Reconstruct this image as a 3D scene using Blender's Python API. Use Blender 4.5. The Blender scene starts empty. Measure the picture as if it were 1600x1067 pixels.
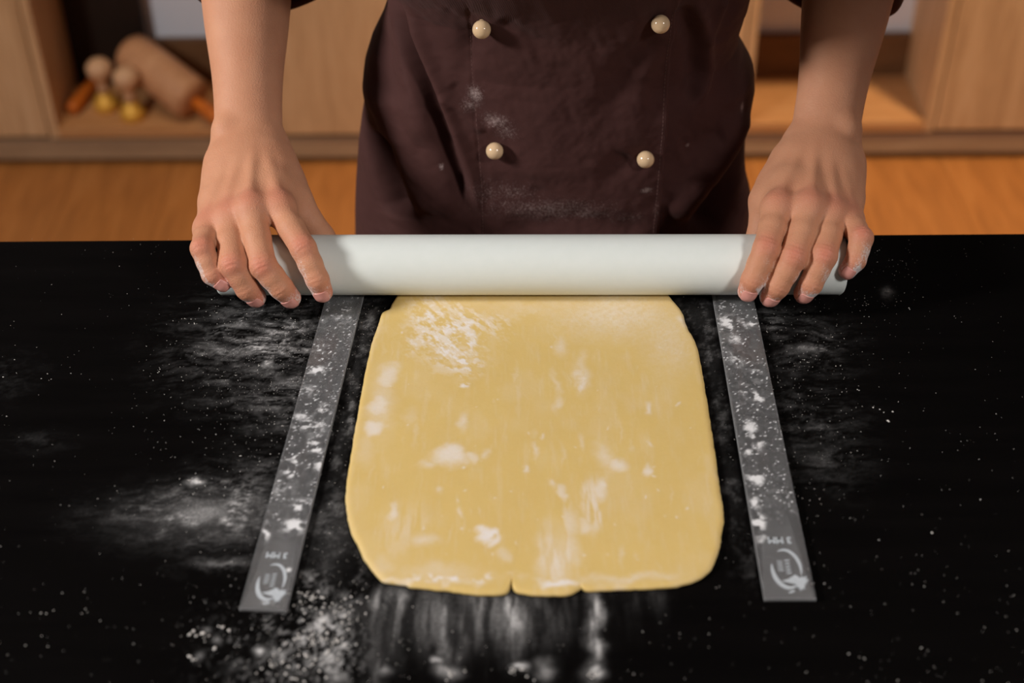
import bpy, bmesh, math, random
import numpy as np
from mathutils import Vector, Matrix
from mathutils.bvhtree import BVHTree

scene = bpy.context.scene
COL = scene.collection
R = math.radians
random.seed(4)
rng = np.random.default_rng(11)

# ------------------------------------------------------------------ camera
W, H, FPX = 1600.0, 1067.0, 2276.0
CAM = np.array([0.0, 0.0, 1.54])
PITCH, ROLL = R(39.0), math.atan2(12.0, 1600.0)
_r0 = np.array([1.0, 0, 0]); _u0 = np.array([0, math.sin(PITCH), math.cos(PITCH)])
FWD = np.array([0, math.cos(PITCH), -math.sin(PITCH)])
RIGHT = _r0 * math.cos(ROLL) - _u0 * math.sin(ROLL)
UP = _u0 * math.cos(ROLL) + _r0 * math.sin(ROLL)
camd = bpy.data.cameras.new('camera')
camd.sensor_width = 36.0
camd.lens = FPX / W * 36.0
camd.clip_start = 0.02
camd.dof.use_dof = True
camd.dof.focus_distance = 1.035
camd.dof.aperture_fstop = 4.6
cam = bpy.data.objects.new('camera', camd)
COL.objects.link(cam)
cam.matrix_world = Matrix(((RIGHT[0], UP[0], -FWD[0], CAM[0]), (RIGHT[1], UP[1], -FWD[1], CAM[1]),
                           (RIGHT[2], UP[2], -FWD[2], CAM[2]), (0, 0, 0, 1)))
scene.camera = cam

# ------------------------------------------------------------------ world, lamps, exposure
world = bpy.data.worlds.new('room_air'); scene.world = world
world.use_nodes = True
world.node_tree.nodes['Background'].inputs[0].default_value = (1.0, 0.86, 0.74, 1)
world.node_tree.nodes['Background'].inputs[1].default_value = 0.05


def area_lamp(name, loc, target, size, power, color):
    l = bpy.data.lights.new(name, 'AREA'); l.shape = 'DISK'; l.size = size; l.energy = power; l.color = color
    o = bpy.data.objects.new(name, l); COL.objects.link(o)
    o.location = loc
    o.rotation_euler = (Vector(target) - Vector(loc)).to_track_quat('-Z', 'Y').to_euler()
    return o


area_lamp('studio_lamp_window_side', (-1.45, 0.50, 1.76), (0, 0.9, 0.95), 0.30, 29, (1.0, 0.97, 0.94))


def spot_lamp(name, loc, target, power, cone, blend, soft, color):
    l = bpy.data.lights.new(name, 'SPOT'); l.energy = power; l.color = color
    l.spot_size = R(cone); l.spot_blend = blend; l.shadow_soft_size = soft
    o = bpy.data.objects.new(name, l); COL.objects.link(o); o.location = loc
    o.rotation_euler = (Vector(target) - Vector(loc)).to_track_quat('-Z', 'Y').to_euler()
    return o


# focused lamp on the camera's right, its cone set on the table top; warm ceiling downlights by the cabinets
spot_lamp('studio_spot_lamp', (0.98, -0.16, 1.98), (0.05, 0.58, 0.90), 57, 31.5, 0.4, 0.14, (1.0, 0.96, 0.92))
spot_lamp('ceiling_downlight', (1.15, 1.85, 2.67), (1.15, 1.95, 0.0), 225, 76, 0.5, 0.10, (1.0, 0.74, 0.45))
spot_lamp('ceiling_downlight', (-0.75, 1.85, 2.67), (-0.75, 2.0, 0.0), 50, 76, 0.5, 0.10, (1.0, 0.80, 0.58))
scene.view_settings.view_transform = 'Standard'
scene.view_settings.look = 'None'
scene.view_settings.gamma = 1.0
scene.view_settings.use_curve_mapping = False
scene.view_settings.exposure = 0.0

# ------------------------------------------------------------------ geometry of the view (photo pixel -> place)
TZ = 0.90                                   # table top height


def ray(px, py):
    return FWD + RIGHT * ((px - W / 2) / FPX) + UP * (-(py - H / 2) / FPX)


def on_z(px, py, z=TZ):
    d = ray(px, py); t = (z - CAM[2]) / d[2]
    return CAM + d * t


def on_y(px, py, y):
    d = ray(px, py); return CAM + d * (y / d[1])


def at_depth(px, py, depth):
    return CAM + ray(px, py) * depth


# ------------------------------------------------------------------ helpers: nodes and materials
def nmat(name):
    m = bpy.data.materials.new(name); m.use_nodes = True
    nt = m.node_tree; nt.nodes.clear()
    out = nt.nodes.new('ShaderNodeOutputMaterial')
    b = nt.nodes.new('ShaderNodeBsdfPrincipled')
    nt.links.new(b.outputs[0], out.inputs[0])
    return m, nt, b


def srgb(r, g, b):
    f = lambda c: (c / 255 / 12.92) if c / 255 <= 0.04045 else ((c / 255 + 0.055) / 1.055) ** 2.4
    return (f(r), f(g), f(b), 1.0)


def node(nt, typ, **kw):
    n = nt.nodes.new(typ)
    for k, v in kw.items():
        setattr(n, k, v)
    return n


def setin(nt, n, key, val):
    if hasattr(val, 'links') or isinstance(val, bpy.types.NodeSocket):
        nt.links.new(val, n.inputs[key])
    else:
        n.inputs[key].default_value = val


def coords(nt, scale=(1, 1, 1), rot=(0, 0, 0)):
    tc = node(nt, 'ShaderNodeTexCoord'); mp = node(nt, 'ShaderNodeMapping')
    nt.links.new(tc.outputs['Object'], mp.inputs['Vector'])
    mp.inputs['Scale'].default_value = scale; mp.inputs['Rotation'].default_value = rot
    return mp.outputs[0]


def noise(nt, vec, scale, detail=3, rough=0.55, dist=0.0):
    n = node(nt, 'ShaderNodeTexNoise')
    nt.links.new(vec, n.inputs['Vector'])
    n.inputs['Scale'].default_value = scale; n.inputs['Detail'].default_value = detail
    n.inputs['Roughness'].default_value = rough; n.inputs['Distortion'].default_value = dist
    return n.outputs['Fac']


def ramp(nt, fac, stops):
    n = node(nt, 'ShaderNodeValToRGB'); e = n.color_ramp.elements
    while len(e) < len(stops):
        e.new(0.5)
    for i, (p, c) in enumerate(stops):
        e[i].position = p; e[i].color = c if len(c) == 4 else (*c, 1)
    nt.links.new(fac, n.inputs[0])
    return n.outputs[0]


def mixc(nt, fac, a, b, mode='MIX'):
    n = node(nt, 'ShaderNodeMix', data_type='RGBA', blend_type=mode)
    setin(nt, n, 0, fac); setin(nt, n, 6, a); setin(nt, n, 7, b)
    return n.outputs[2]


def math_n(nt, op, a, b=0.0, clamp=False):
    n = node(nt, 'ShaderNodeMath', operation=op); n.use_clamp = clamp
    setin(nt, n, 0, a); setin(nt, n, 1, b)
    return n.outputs[0]


def attr(nt, name):
    n = node(nt, 'ShaderNodeAttribute'); n.attribute_name = name
    return n.outputs['Fac']


def bump(nt, b, height, strength, dist=0.001):
    n = node(nt, 'ShaderNodeBump'); n.inputs['Strength'].default_value = strength; n.inputs['Distance'].default_value = dist
    nt.links.new(height, n.inputs['Height']); nt.links.new(n.outputs[0], b.inputs['Normal'])


def flour_fac(nt, vec, fine=1600.0, gain=1.0, contrast=1.1):
    """flour density attribute broken up by fine grain"""
    a = attr(nt, 'flour')
    n1 = noise(nt, vec, fine, 2, 0.6); n2 = noise(nt, vec, fine * 0.28, 3, 0.6)
    s = math_n(nt, 'ADD', math_n(nt, 'MULTIPLY', n1, 0.55), math_n(nt, 'MULTIPLY', n2, 0.45))
    s = math_n(nt, 'MULTIPLY', math_n(nt, 'SUBTRACT', s, 0.5), contrast * 2)
    f = math_n(nt, 'MULTIPLY', a, math_n(nt, 'ADD', 1.0, math_n(nt, 'MULTIPLY', s, math_n(nt, 'SUBTRACT', 1.3, a))), True)
    return math_n(nt, 'MULTIPLY', f, gain, True)


def flour_grain_fac(nt, vec, fine=1100.0, gain=1.0, sharp=4.0):
    """flour as separate grains: the density decides how much of a fine grain pattern shows"""
    a = attr(nt, 'flour')
    n1 = noise(nt, vec, fine * 2.3, 2, 0.6); n2 = noise(nt, vec, fine * 0.6, 3, 0.65)
    n = math_n(nt, 'ADD', math_n(nt, 'MULTIPLY', n1, 0.6), math_n(nt, 'MULTIPLY', n2, 0.4))
    t = math_n(nt, 'SUBTRACT', math_n(nt, 'ADD', n, math_n(nt, 'MULTIPLY', a, 0.6)), 0.68)
    f = math_n(nt, 'MULTIPLY', t, sharp, True)
    f = math_n(nt, 'MULTIPLY', f, math_n(nt, 'MULTIPLY', a, 6.0, True))
    return math_n(nt, 'MULTIPLY', f, gain, True)


FLOUR = (0.74, 0.73, 0.73, 1)


def mat_wood(name, c1, c2, c3, axis='Z', scale=6.0, rough=0.55, spec=0.3):
    m, nt, b = nmat(name)
    st = {'Z': (1, 1, 0.08), 'Y': (1, 0.08, 1), 'X': (0.08, 1, 1)}[axis]
    v = coords(nt, st)
    n1 = noise(nt, v, scale * 4, 5, 0.6, 1.5); n2 = noise(nt, v, scale * 30, 3, 0.6)
    n3 = noise(nt, coords(nt, tuple(0.5 + 0.5 * s for s in st)), scale * 0.7, 2)
    f = math_n(nt, 'ADD', math_n(nt, 'MULTIPLY', n1, 0.7), math_n(nt, 'MULTIPLY', n2, 0.3))
    c = ramp(nt, f, [(0.3, c1), (0.52, c2), (0.72, c3)])
    c = mixc(nt, math_n(nt, 'MULTIPLY', n3, 0.35), c, c1)
    nt.links.new(c, b.inputs['Base Color'])
    b.inputs['Roughness'].default_value = rough; b.inputs['Specular IOR Level'].default_value = spec
    bump(nt, b, n2, 0.15, 0.0006)
    return m


M = {}
M['oak'] = mat_wood('oak_veneer', srgb(172, 134, 96), srgb(210, 170, 128), srgb(224, 188, 148))
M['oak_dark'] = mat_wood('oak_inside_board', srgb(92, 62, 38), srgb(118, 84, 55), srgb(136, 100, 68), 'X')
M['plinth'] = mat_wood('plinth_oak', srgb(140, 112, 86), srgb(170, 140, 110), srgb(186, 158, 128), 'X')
M['floor'] = mat_wood('floor_oak', srgb(140, 88, 44), srgb(178, 116, 60), srgb(196, 136, 78), 'Y', 5.0, 0.42, 0.4)
M['floor_gap'] = mat_wood('floor_joint', srgb(110, 68, 34), srgb(130, 82, 44), srgb(140, 92, 52), 'Y')
M['pin_wood'] = mat_wood('rolling_pin_beech', srgb(168, 118, 82), srgb(198, 146, 106), srgb(214, 166, 126), 'X')
M['orange_wood'] = mat_wood('varnished_handle', srgb(168, 84, 24), srgb(200, 108, 36), srgb(216, 126, 50), 'X', rough=0.35)
M['knob_wood'] = mat_wood('knob_wood', srgb(196, 150, 112), srgb(214, 172, 134), srgb(226, 188, 152), 'Z', rough=0.4)


def mat_plain(name, col, rough=0.6, spec=0.3, metal=0.0, nscale=200.0, nstr=0.08, var=0.12):
    m, nt, b = nmat(name)
    v = coords(nt); n = noise(nt, v, nscale, 3)
    dark = tuple(c * (1 - var) for c in col[:3]) + (1,)
    nt.links.new(mixc(nt, n, dark, col), b.inputs['Base Color'])
    b.inputs['Roughness'].default_value = rough; b.inputs['Specular IOR Level'].default_value = spec
    b.inputs['Metallic'].default_value = metal
    bump(nt, b, n, nstr, 0.0005)
    return m


M['wall'] = mat_plain('wall_paint_grey', srgb(236, 240, 250), 0.85, 0.2)
M['ceiling'] = mat_plain('ceiling_paint', srgb(214, 206, 196), 0.9, 0.2)
M['brass'] = mat_plain('brass', srgb(232, 178, 72), 0.5, 0.5, 0.35, 40, 0.02)
M['button'] = mat_plain('button_ivory', srgb(218, 186, 148), 0.12, 0.55, 0.0, 60, 0.0, 0.05)
M['trouser'] = mat_plain('trouser_cloth', srgb(38, 30, 32), 0.9, 0.15, 0, 900)
M['shoe'] = mat_plain('shoe_leather', srgb(24, 22, 22), 0.45, 0.4)
M['hair'] = mat_plain('hair_brown', srgb(58, 38, 28), 0.5, 0.4, 0, 300, 0.3)
M['thread'] = mat_plain('thread', srgb(112, 84, 80), 0.85, 0.1)
M['flour_grain'] = mat_plain('flour_grain', (0.82, 0.78, 0.74, 1), 0.95, 0.05, 0, 500, 0.0, 0.05)


def mat_table():
    m, nt, b = nmat('black_stained_table')
    v = coords(nt)
    n = noise(nt, coords(nt, (0.12, 1, 1)), 60, 4); n2 = noise(nt, v, 9, 3)
    base = mixc(nt, n, (0.0016, 0.0014, 0.0014, 1), (0.0042, 0.0036, 0.0035, 1))
    f = math_n(nt, 'ADD', math_n(nt, 'MULTIPLY', flour_fac(nt, v, 1500, 1.0, 1.5), 0.65), flour_grain_fac(nt, v, 900, 0.35, 4.0), True)
    # thin even residue of old flour wiped over the board
    res = math_n(nt, 'MULTIPLY', math_n(nt, 'SUBTRACT', noise(nt, v, 1400, 3, 0.7), 0.66, True), math_n(nt, 'MULTIPLY', n2, 0.35), True)
    f = math_n(nt, 'MAXIMUM', f, res)
    nt.links.new(mixc(nt, f, base, FLOUR), b.inputs['Base Color'])
    rr = node(nt, 'ShaderNodeMapRange'); nt.links.new(f, rr.inputs[0]); rr.inputs[3].default_value = 0.6; rr.inputs[4].default_value = 0.95
    nt.links.new(rr.outputs[0], b.inputs['Roughness'])
    b.inputs['Specular IOR Level'].default_value = 0.006
    bump(nt, b, math_n(nt, 'ADD', f, math_n(nt, 'MULTIPLY', n, 0.25)), 0.25, 0.0005)
    return m


def mat_dough():
    m, nt, b = nmat('shortcrust_dough')
    v = coords(nt)
    n = noise(nt, v, 26, 4); n2 = noise(nt, v, 420, 4, 0.6)
    c = mixc(nt, n, srgb(208, 176, 101), srgb(217, 187, 114))
    c = mixc(nt, math_n(nt, 'MULTIPLY', n2, 0.25), c, srgb(226, 200, 142))
    f = flour_fac(nt, v, 1300, 1.08, 0.55)
    nt.links.new(mixc(nt, f, c, (0.80, 0.74, 0.69, 1)), b.inputs['Base Color'])
    b.inputs['Roughness'].default_value = 0.62; b.inputs['Specular IOR Level'].default_value = 0.3
    b.inputs['Subsurface Weight'].default_value = 0.12
    b.inputs['Subsurface Radius'].default_value = (1.0, 0.6, 0.25); b.inputs['Subsurface Scale'].default_value = 0.003
    bump(nt, b, math_n(nt, 'ADD', n2, f), 0.2, 0.0006)
    return m


def mat_acrylic():
    m, nt, b = nmat('clear_acrylic')
    v = coords(nt)
    f = math_n(nt, 'ADD', math_n(nt, 'MULTIPLY', flour_fac(nt, v, 1500, 1.0, 1.2), 0.8), flour_grain_fac(nt, v, 700, 0.45, 4.0), True)
    n = noise(nt, v, 300, 3)
    haze = math_n(nt, 'ADD', math_n(nt, 'MULTIPLY', n, 0.03), 0.07)
    b.inputs['Base Color'].default_value = (0.93, 0.94, 0.95, 1)
    b.inputs['Transmission Weight'].default_value = 1.0
    b.inputs['Roughness'].default_value = 0.14; b.inputs['IOR'].default_value = 1.46
    d = node(nt, 'ShaderNodeBsdfDiffuse'); d.inputs[0].default_value = (0.74, 0.74, 0.755, 1)
    mx = node(nt, 'ShaderNodeMixShader')
    nt.links.new(math_n(nt, 'MAXIMUM', f, haze), mx.inputs[0])
    nt.links.new(b.outputs[0], mx.inputs[1]); nt.links.new(d.outputs[0], mx.inputs[2])
    out = [q for q in nt.nodes if q.type == 'OUTPUT_MATERIAL'][0]
    nt.links.new(mx.outputs[0], out.inputs[0])
    return m


def mat_edge():
    m, nt, b = nmat('frosted_acrylic_edge')
    v = coords(nt); n = noise(nt, v, 700, 3)
    nt.links.new(mixc(nt, n, (0.20, 0.20, 0.205, 1), (0.30, 0.30, 0.305, 1)), b.inputs['Base Color'])
    b.inputs['Roughness'].default_value = 0.5
    bump(nt, b, n, 0.1, 0.0004)
    return m


def mat_pin():
    m, nt, b = nmat('white_plastic')
    v = coords(nt); n = noise(nt, v, 120, 3)
    c = mixc(nt, n, srgb(218, 224, 220), srgb(224, 229, 226))
    nt.links.new(c, b.inputs['Base Color'])
    b.inputs['Roughness'].default_value = 0.42; b.inputs['Specular IOR Level'].default_value = 0.4
    b.inputs['Subsurface Weight'].default_value = 0.25
    b.inputs['Subsurface Radius'].default_value = (1, 1, 0.9); b.inputs['Subsurface Scale'].default_value = 0.004
    bump(nt, b, noise(nt, coords(nt, (0.2, 1, 1)), 900, 2), 0.04, 0.0003)
    return m


def mat_skin():
    m, nt, b = nmat('skin')
    v = coords(nt)
    n = noise(nt, v, 60, 4); n2 = noise(nt, v, 700, 3, 0.7)
    c = mixc(nt, n, srgb(184, 126, 96), srgb(200, 146, 114))
    red = attr(nt, 'red')
    c = mixc(nt, math_n(nt, 'MULTIPLY', red, math_n(nt, 'ADD', 0.35, n), True), c, srgb(196, 108, 92))
    f = flour_grain_fac(nt, v, 1000, 0.85, 5.0)
    c = mixc(nt, f, c, FLOUR)
    nt.links.new(c, b.inputs['Base Color'])
    b.inputs['Roughness'].default_value = 0.58; b.inputs['Specular IOR Level'].default_value = 0.28
    b.inputs['Subsurface Weight'].default_value = 0.12
    b.inputs['Subsurface Radius'].default_value = (1, 0.45, 0.25); b.inputs['Subsurface Scale'].default_value = 0.003
    vo = node(nt, 'ShaderNodeTexVoronoi'); nt.links.new(v, vo.inputs['Vector']); vo.inputs['Scale'].default_value = 900
    bump(nt, b, math_n(nt, 'ADD', vo.outputs['Distance'], n2), 0.32, 0.0005)
    return m


def mat_jacket():
    m, nt, b = nmat('brown_cotton_twill')
    v = coords(nt)
    n = noise(nt, v, 14, 4); n2 = noise(nt, v, 900, 2, 0.7)
    w1 = node(nt, 'ShaderNodeTexWave', wave_type='BANDS', bands_direction='DIAGONAL'); nt.links.new(v, w1.inputs['Vector'])
    w1.inputs['Scale'].default_value = 520; w1.inputs['Distortion'].default_value = 1.0; w1.inputs['Detail'].default_value = 1
    c = mixc(nt, n, srgb(54, 29, 27), srgb(70, 41, 38))
    c = mixc(nt, math_n(nt, 'MULTIPLY', n2, 0.35), c, srgb(84, 54, 50))
    f = flour_grain_fac(nt, v, 900, 0.6, 4.0)
    c = mixc(nt, f, c, srgb(196, 176, 172))
    nt.links.new(c, b.inputs['Base Color'])
    b.inputs['Roughness'].default_value = 0.82; b.inputs['Specular IOR Level'].default_value = 0.18
    b.inputs['Sheen Weight'].default_value = 0.05; b.inputs['Sheen Roughness'].default_value = 0.5
    b.inputs['Sheen Tint'].default_value = (0.9, 0.7, 0.7, 1)
    bump(nt, b, math_n(nt, 'ADD', w1.outputs['Fac'], n2), 0.14, 0.0004)
    return m


def mat_nail():
    m, nt, b = nmat('fingernail')
    v = coords(nt); n = noise(nt, v, 240, 2)
    nt.links.new(mixc(nt, n, srgb(204, 134, 124), srgb(220, 160, 148)), b.inputs['Base Color'])
    b.inputs['Roughness'].default_value = 0.3
    bump(nt, b, n, 0.03, 0.0003)
    return m


def mat_print():
    m, nt, b = nmat('frosted_engraving')
    v = coords(nt); n = noise(nt, v, 900, 3)
    nt.links.new(mixc(nt, n, (0.32, 0.35, 0.38, 1), (0.58, 0.62, 0.66, 1)), b.inputs['Base Color'])
    b.inputs['Roughness'].default_value = 0.9
    return m


M['table'] = mat_table(); M['dough'] = mat_dough(); M['acrylic'] = mat_acrylic(); M['pin'] = mat_pin()
M['skin'] = mat_skin(); M['jacket'] = mat_jacket(); M['nail'] = mat_nail(); M['print'] = mat_print(); M['edge'] = mat_edge()


# ------------------------------------------------------------------ helpers: meshes and objects
def mesh_np(name, V, F):
    """V (n,3), F (m,3|4) arrays or list of arrays -> mesh, smooth shaded"""
    me = bpy.data.meshes.new(name)
    Fs = F if isinstance(F, list) else [F]
    V = np.asarray(V, np.float32)
    me.vertices.add(len(V)); me.vertices.foreach_set('co', V.ravel())
    loops = np.concatenate([f.ravel() for f in Fs]).astype(np.int32)
    tot = np.concatenate([np.full(len(f), f.shape[1], np.int32) for f in Fs])
    start = np.concatenate([[0], np.cumsum(tot)[:-1]]).astype(np.int32)
    me.loops.add(len(loops)); me.loops.foreach_set('vertex_index', loops)
    me.polygons.add(len(tot)); me.polygons.foreach_set('loop_start', start)
    me.update(calc_edges=True); me.validate()
    me.polygons.foreach_set('use_smooth', np.ones(len(me.polygons), bool))
    me.update()
    return me


def float_attr(me, name, vals):
    a = me.attributes.new(name, 'FLOAT', 'POINT')
    a.data.foreach_set('value', np.asarray(vals, np.float32))


def link(name, data, mat=None, parent=None, loc=None, rot=None):
    o = bpy.data.objects.new(name, data); COL.objects.link(o)
    if data is not None and mat is not None:
        data.materials.clear(); data.materials.append(mat)
    if loc is not None:
        o.location = loc
    if rot is not None:
        o.rotation_euler = rot
    if parent is not None:
        o.parent = parent
    return o


def tag(o, label, cat=None, group=None, kind=None):
    if label: o['label'] = label
    if cat: o['category'] = cat
    if group: o['group'] = group
    if kind: o['kind'] = kind
    return o


def bm_mesh(name, bm, smooth=False):
    me = bpy.data.meshes.new(name); bmesh.ops.recalc_face_normals(bm, faces=bm.faces); bm.to_mesh(me); bm.free()
    if smooth:
        me.polygons.foreach_set('use_smooth', np.ones(len(me.polygons), bool))
    return me


def box(name, x0, x1, y0, y1, z0, z1, mat, parent=None, bev=0.002):
    """box with its origin in its own middle"""
    bm = bmesh.new(); bmesh.ops.create_cube(bm, size=1)
    bmesh.ops.scale(bm, vec=(x1 - x0, y1 - y0, z1 - z0), verts=bm.verts)
    if bev:
        bmesh.ops.bevel(bm, geom=bm.edges[:], offset=bev, segments=2, affect='EDGES', profile=0.7)
    c = Vector(((x0 + x1) / 2, (y0 + y1) / 2, (z0 + z1) / 2))
    if parent is not None:
        c = c - parent_loc(parent)
    return link(name, bm_mesh(name, bm), mat, parent, c)


def parent_loc(p):
    v = Vector((0, 0, 0))
    while p is not None:
        v = v + Vector(p.location); p = p.parent
    return v


def lathe(name, prof, seg=48, mat=None, parent=None, loc=(0, 0, 0), rot=None):
    """prof: (radius, z) list"""
    n = len(prof); th = np.linspace(0, 2 * np.pi, seg, endpoint=False)
    V = np.array([[r * math.cos(t), r * math.sin(t), z] for (r, z) in prof for t in th])
    F = []
    for i in range(n - 1):
        for j in range(seg):
            k = (j + 1) % seg
            F.append((i * seg + j, i * seg + k, (i + 1) * seg + k, (i + 1) * seg + j))
    return link(name, mesh_np(name, V, np.array(F)), mat, parent, loc, rot)


# ---- numpy value noise
def _hash(ix, iy, iz, seed):
    h = (ix.astype(np.int64) * 374761393 + iy.astype(np.int64) * 668265263 + iz.astype(np.int64) * 2147483647 + seed * 1274126177) & 0xffffffff
    h = ((h ^ (h >> 13)) * 1274126177) & 0xffffffff
    return ((h ^ (h >> 16)) & 0xffff) / 65535.0


def vnoise(x, y, seed=0):
    ix = np.floor(x); iy = np.floor(y); fx = x - ix; fy = y - iy
    fx = fx * fx * (3 - 2 * fx); fy = fy * fy * (3 - 2 * fy)
    z = np.zeros_like(ix)
    a = _hash(ix, iy, z, seed); b = _hash(ix + 1, iy, z, seed); c = _hash(ix, iy + 1, z, seed); d = _hash(ix + 1, iy + 1, z, seed)
    return (a * (1 - fx) + b * fx) * (1 - fy) + (c * (1 - fx) + d * fx) * fy


def fbm(x, y, seed=0, oct=4, gain=0.55):
    s = 0.0; a = 1.0; t = 0.0
    for o in range(oct):
        s = s + a * vnoise(x * 2 ** o + 17.3 * o, y * 2 ** o - 9.1 * o, seed + o); t += a; a *= gain
    return s / t


def sstep(a, b, x):
    t = np.clip((x - a) / (b - a), 0, 1); return t * t * (3 - 2 * t)


# ---- signed distance volumes -> one continuous skin
def smin(a, b, k):
    h = np.clip(0.5 + 0.5 * (b - a) / k, 0, 1)
    return b * (1 - h) + a * h - k * h * (1 - h)


def sd_cap(P, a, b, ra, rb):
    ba = b - a; pa = P - a
    h = np.clip((pa @ ba) / max(1e-12, ba @ ba), 0, 1)
    return np.linalg.norm(pa - h[:, None] * ba, axis=1) - (ra + (rb - ra) * h)


def sd_loft(P, pts, lat, wid, thk):
    """elliptic tube along a polyline: lat = side directions, wid/thk = half sizes"""
    best = None
    for i in range(len(pts) - 1):
        a, b = pts[i], pts[i + 1]; ba = b - a; L = np.linalg.norm(ba); t = ba / L
        pa = P - a; h = np.clip((pa @ t) / L, 0, 1)
        s = lat[i] - t * (lat[i] @ t); s = s / np.linalg.norm(s); n = np.cross(s, t)
        q = pa - h[:, None] * ba
        w = wid[i] + (wid[i + 1] - wid[i]) * h; th = thk[i] + (thk[i + 1] - thk[i]) * h
        x = q @ s; y = q @ n; z = q @ t
        k0 = np.sqrt((x / w) ** 2 + (y / th) ** 2 + (z / th) ** 2)
        d = (k0 - 1) * np.minimum(w, th)
        best = d if best is None else smin(best, d, 0.008)
    return best


def sd_limb(P, a, b, lat, t, wid, thk):
    """straight limb of elliptic section; half sizes given at stations t (metres from a)"""
    ba = b - a; L = np.linalg.norm(ba); ax_ = ba / L
    tt = np.linspace(0, L, 60)
    W_ = np.interp(tt, t, wid); T_ = np.interp(tt, t, thk)
    ker = np.ones(11) / 11
    W_ = np.convolve(np.pad(W_, 5, 'edge'), ker, 'valid'); T_ = np.convolve(np.pad(T_, 5, 'edge'), ker, 'valid')
    s = lat - ax_ * (lat @ ax_); s = s / np.linalg.norm(s); n = np.cross(s, ax_)
    pa = P - a; h = np.clip(pa @ ax_, 0, L); q = pa - h[:, None] * ax_
    w = np.interp(h, tt, W_); th = np.interp(h, tt, T_)
    return (np.sqrt(((q @ s) / w) ** 2 + ((q @ n) / th) ** 2 + ((q @ ax_) / th) ** 2) - 1) * np.minimum(w, th)


def sd_ell(P, c, r, rot=None):
    q = (P - c)
    if rot is not None:
        q = q @ rot
    k0 = np.linalg.norm(q / r, axis=1); k1 = np.linalg.norm(q / (r * r), axis=1)
    return k0 * (k0 - 1) / np.maximum(k1, 1e-9)


def sdf_mesh(fn, lo, hi, h):
    """sparse evaluation in blocks of 8, then surface nets"""
    lo = np.array(lo, float); hi = np.array(hi, float); B = 8
    nb = np.ceil((hi - lo) / (h * B)).astype(int); n = nb * B
    ax = [lo[i] + (np.arange(nb[i]) + 0.5) * B * h for i in range(3)]
    G = np.stack(np.meshgrid(*ax, indexing='ij'), -1).reshape(-1, 3)
    d = fn(G)
    near = np.abs(d) < B * h * 0.87 * 1.35 + 0.0012
    vol = np.repeat(np.repeat(np.repeat(np.where(d < 0, -1.0, 1.0).reshape(nb).astype(np.float32), B, 0), B, 1), B, 2)
    idx = np.argwhere(near.reshape(nb))
    idx = idx[np.argsort(idx @ np.array([0.02, 1.0, 0.8]), kind='stable')]
    loc = np.stack(np.meshgrid(*[np.arange(B)] * 3, indexing='ij'), -1).reshape(-1, 3)
    for s in range(0, len(idx), 220):
        I = (idx[s:s + 220, None, :] * B + loc[None]).reshape(-1, 3)
        vol[I[:, 0], I[:, 1], I[:, 2]] = fn(lo + (I + 0.5) * h)
    S = vol < 0
    c = np.zeros(np.array(S.shape) - 1, np.uint8)
    offs = [(i, j, k) for i in (0, 1) for j in (0, 1) for k in (0, 1)]
    sh = c.shape
    for (i, j, k) in offs:
        c += S[i:i + sh[0], j:j + sh[1], k:k + sh[2]]
    act = np.argwhere((c > 0) & (c < 8))
    vals = np.stack([vol[act[:, 0] + i, act[:, 1] + j, act[:, 2] + k] for (i, j, k) in offs], 1)
    offa = np.array(offs, float)
    acc = np.zeros((len(act), 3)); cnt = np.zeros(len(act))
    for p in range(8):
        for q in range(p + 1, 8):
            if np.abs(offa[p] - offa[q]).sum() != 1:
                continue
            a, b = vals[:, p], vals[:, q]; m = (a < 0) != (b < 0)
            t = np.where(m, a / np.where(m, a - b, 1), 0)[:, None]
            acc += np.where(m[:, None], offa[p] + (offa[q] - offa[p]) * t, 0); cnt += m
    V = lo + (act + acc / cnt[:, None] + 0.5) * h
    cid = np.full(sh, -1, np.int32); cid[act[:, 0], act[:, 1], act[:, 2]] = np.arange(len(act))
    quads = []
    for axn in range(3):
        u, w = [(1, 2), (2, 0), (0, 1)][axn]
        sl0 = [slice(1, -1)] * 3; sl1 = [slice(1, -1)] * 3
        sl0[axn] = slice(0, -1); sl1[axn] = slice(1, None)
        A = S[tuple(sl0)]; Bq = S[tuple(sl1)]
        for flip, mask in ((False, A & ~Bq), (True, ~A & Bq)):
            e = np.argwhere(mask)
            if not len(e):
                continue
            e = e + 1; e[:, axn] -= 1
            ids = []
            for (du, dw) in ((0, 0), (-1, 0), (-1, -1), (0, -1)):
                f = e.copy(); f[:, u] += du; f[:, w] += dw
                ids.append(cid[f[:, 0], f[:, 1], f[:, 2]])
            qd = np.stack(ids, 1)
            qd = qd[(qd >= 0).all(1)]
            quads.append(qd[:, ::-1] if flip else qd)
    Q = np.concatenate(quads)
    # two light smoothing passes
    for it in range(2):
        s = np.zeros_like(V); k = np.zeros(len(V))
        for a, b in ((0, 1), (1, 2), (2, 3), (3, 0)):
            np.add.at(s, Q[:, a], V[Q[:, b]]); np.add.at(k, Q[:, a], 1)
            np.add.at(s, Q[:, b], V[Q[:, a]]); np.add.at(k, Q[:, b], 1)
        V = V * 0.5 + 0.5 * s / k[:, None]
    return V, Q


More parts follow.
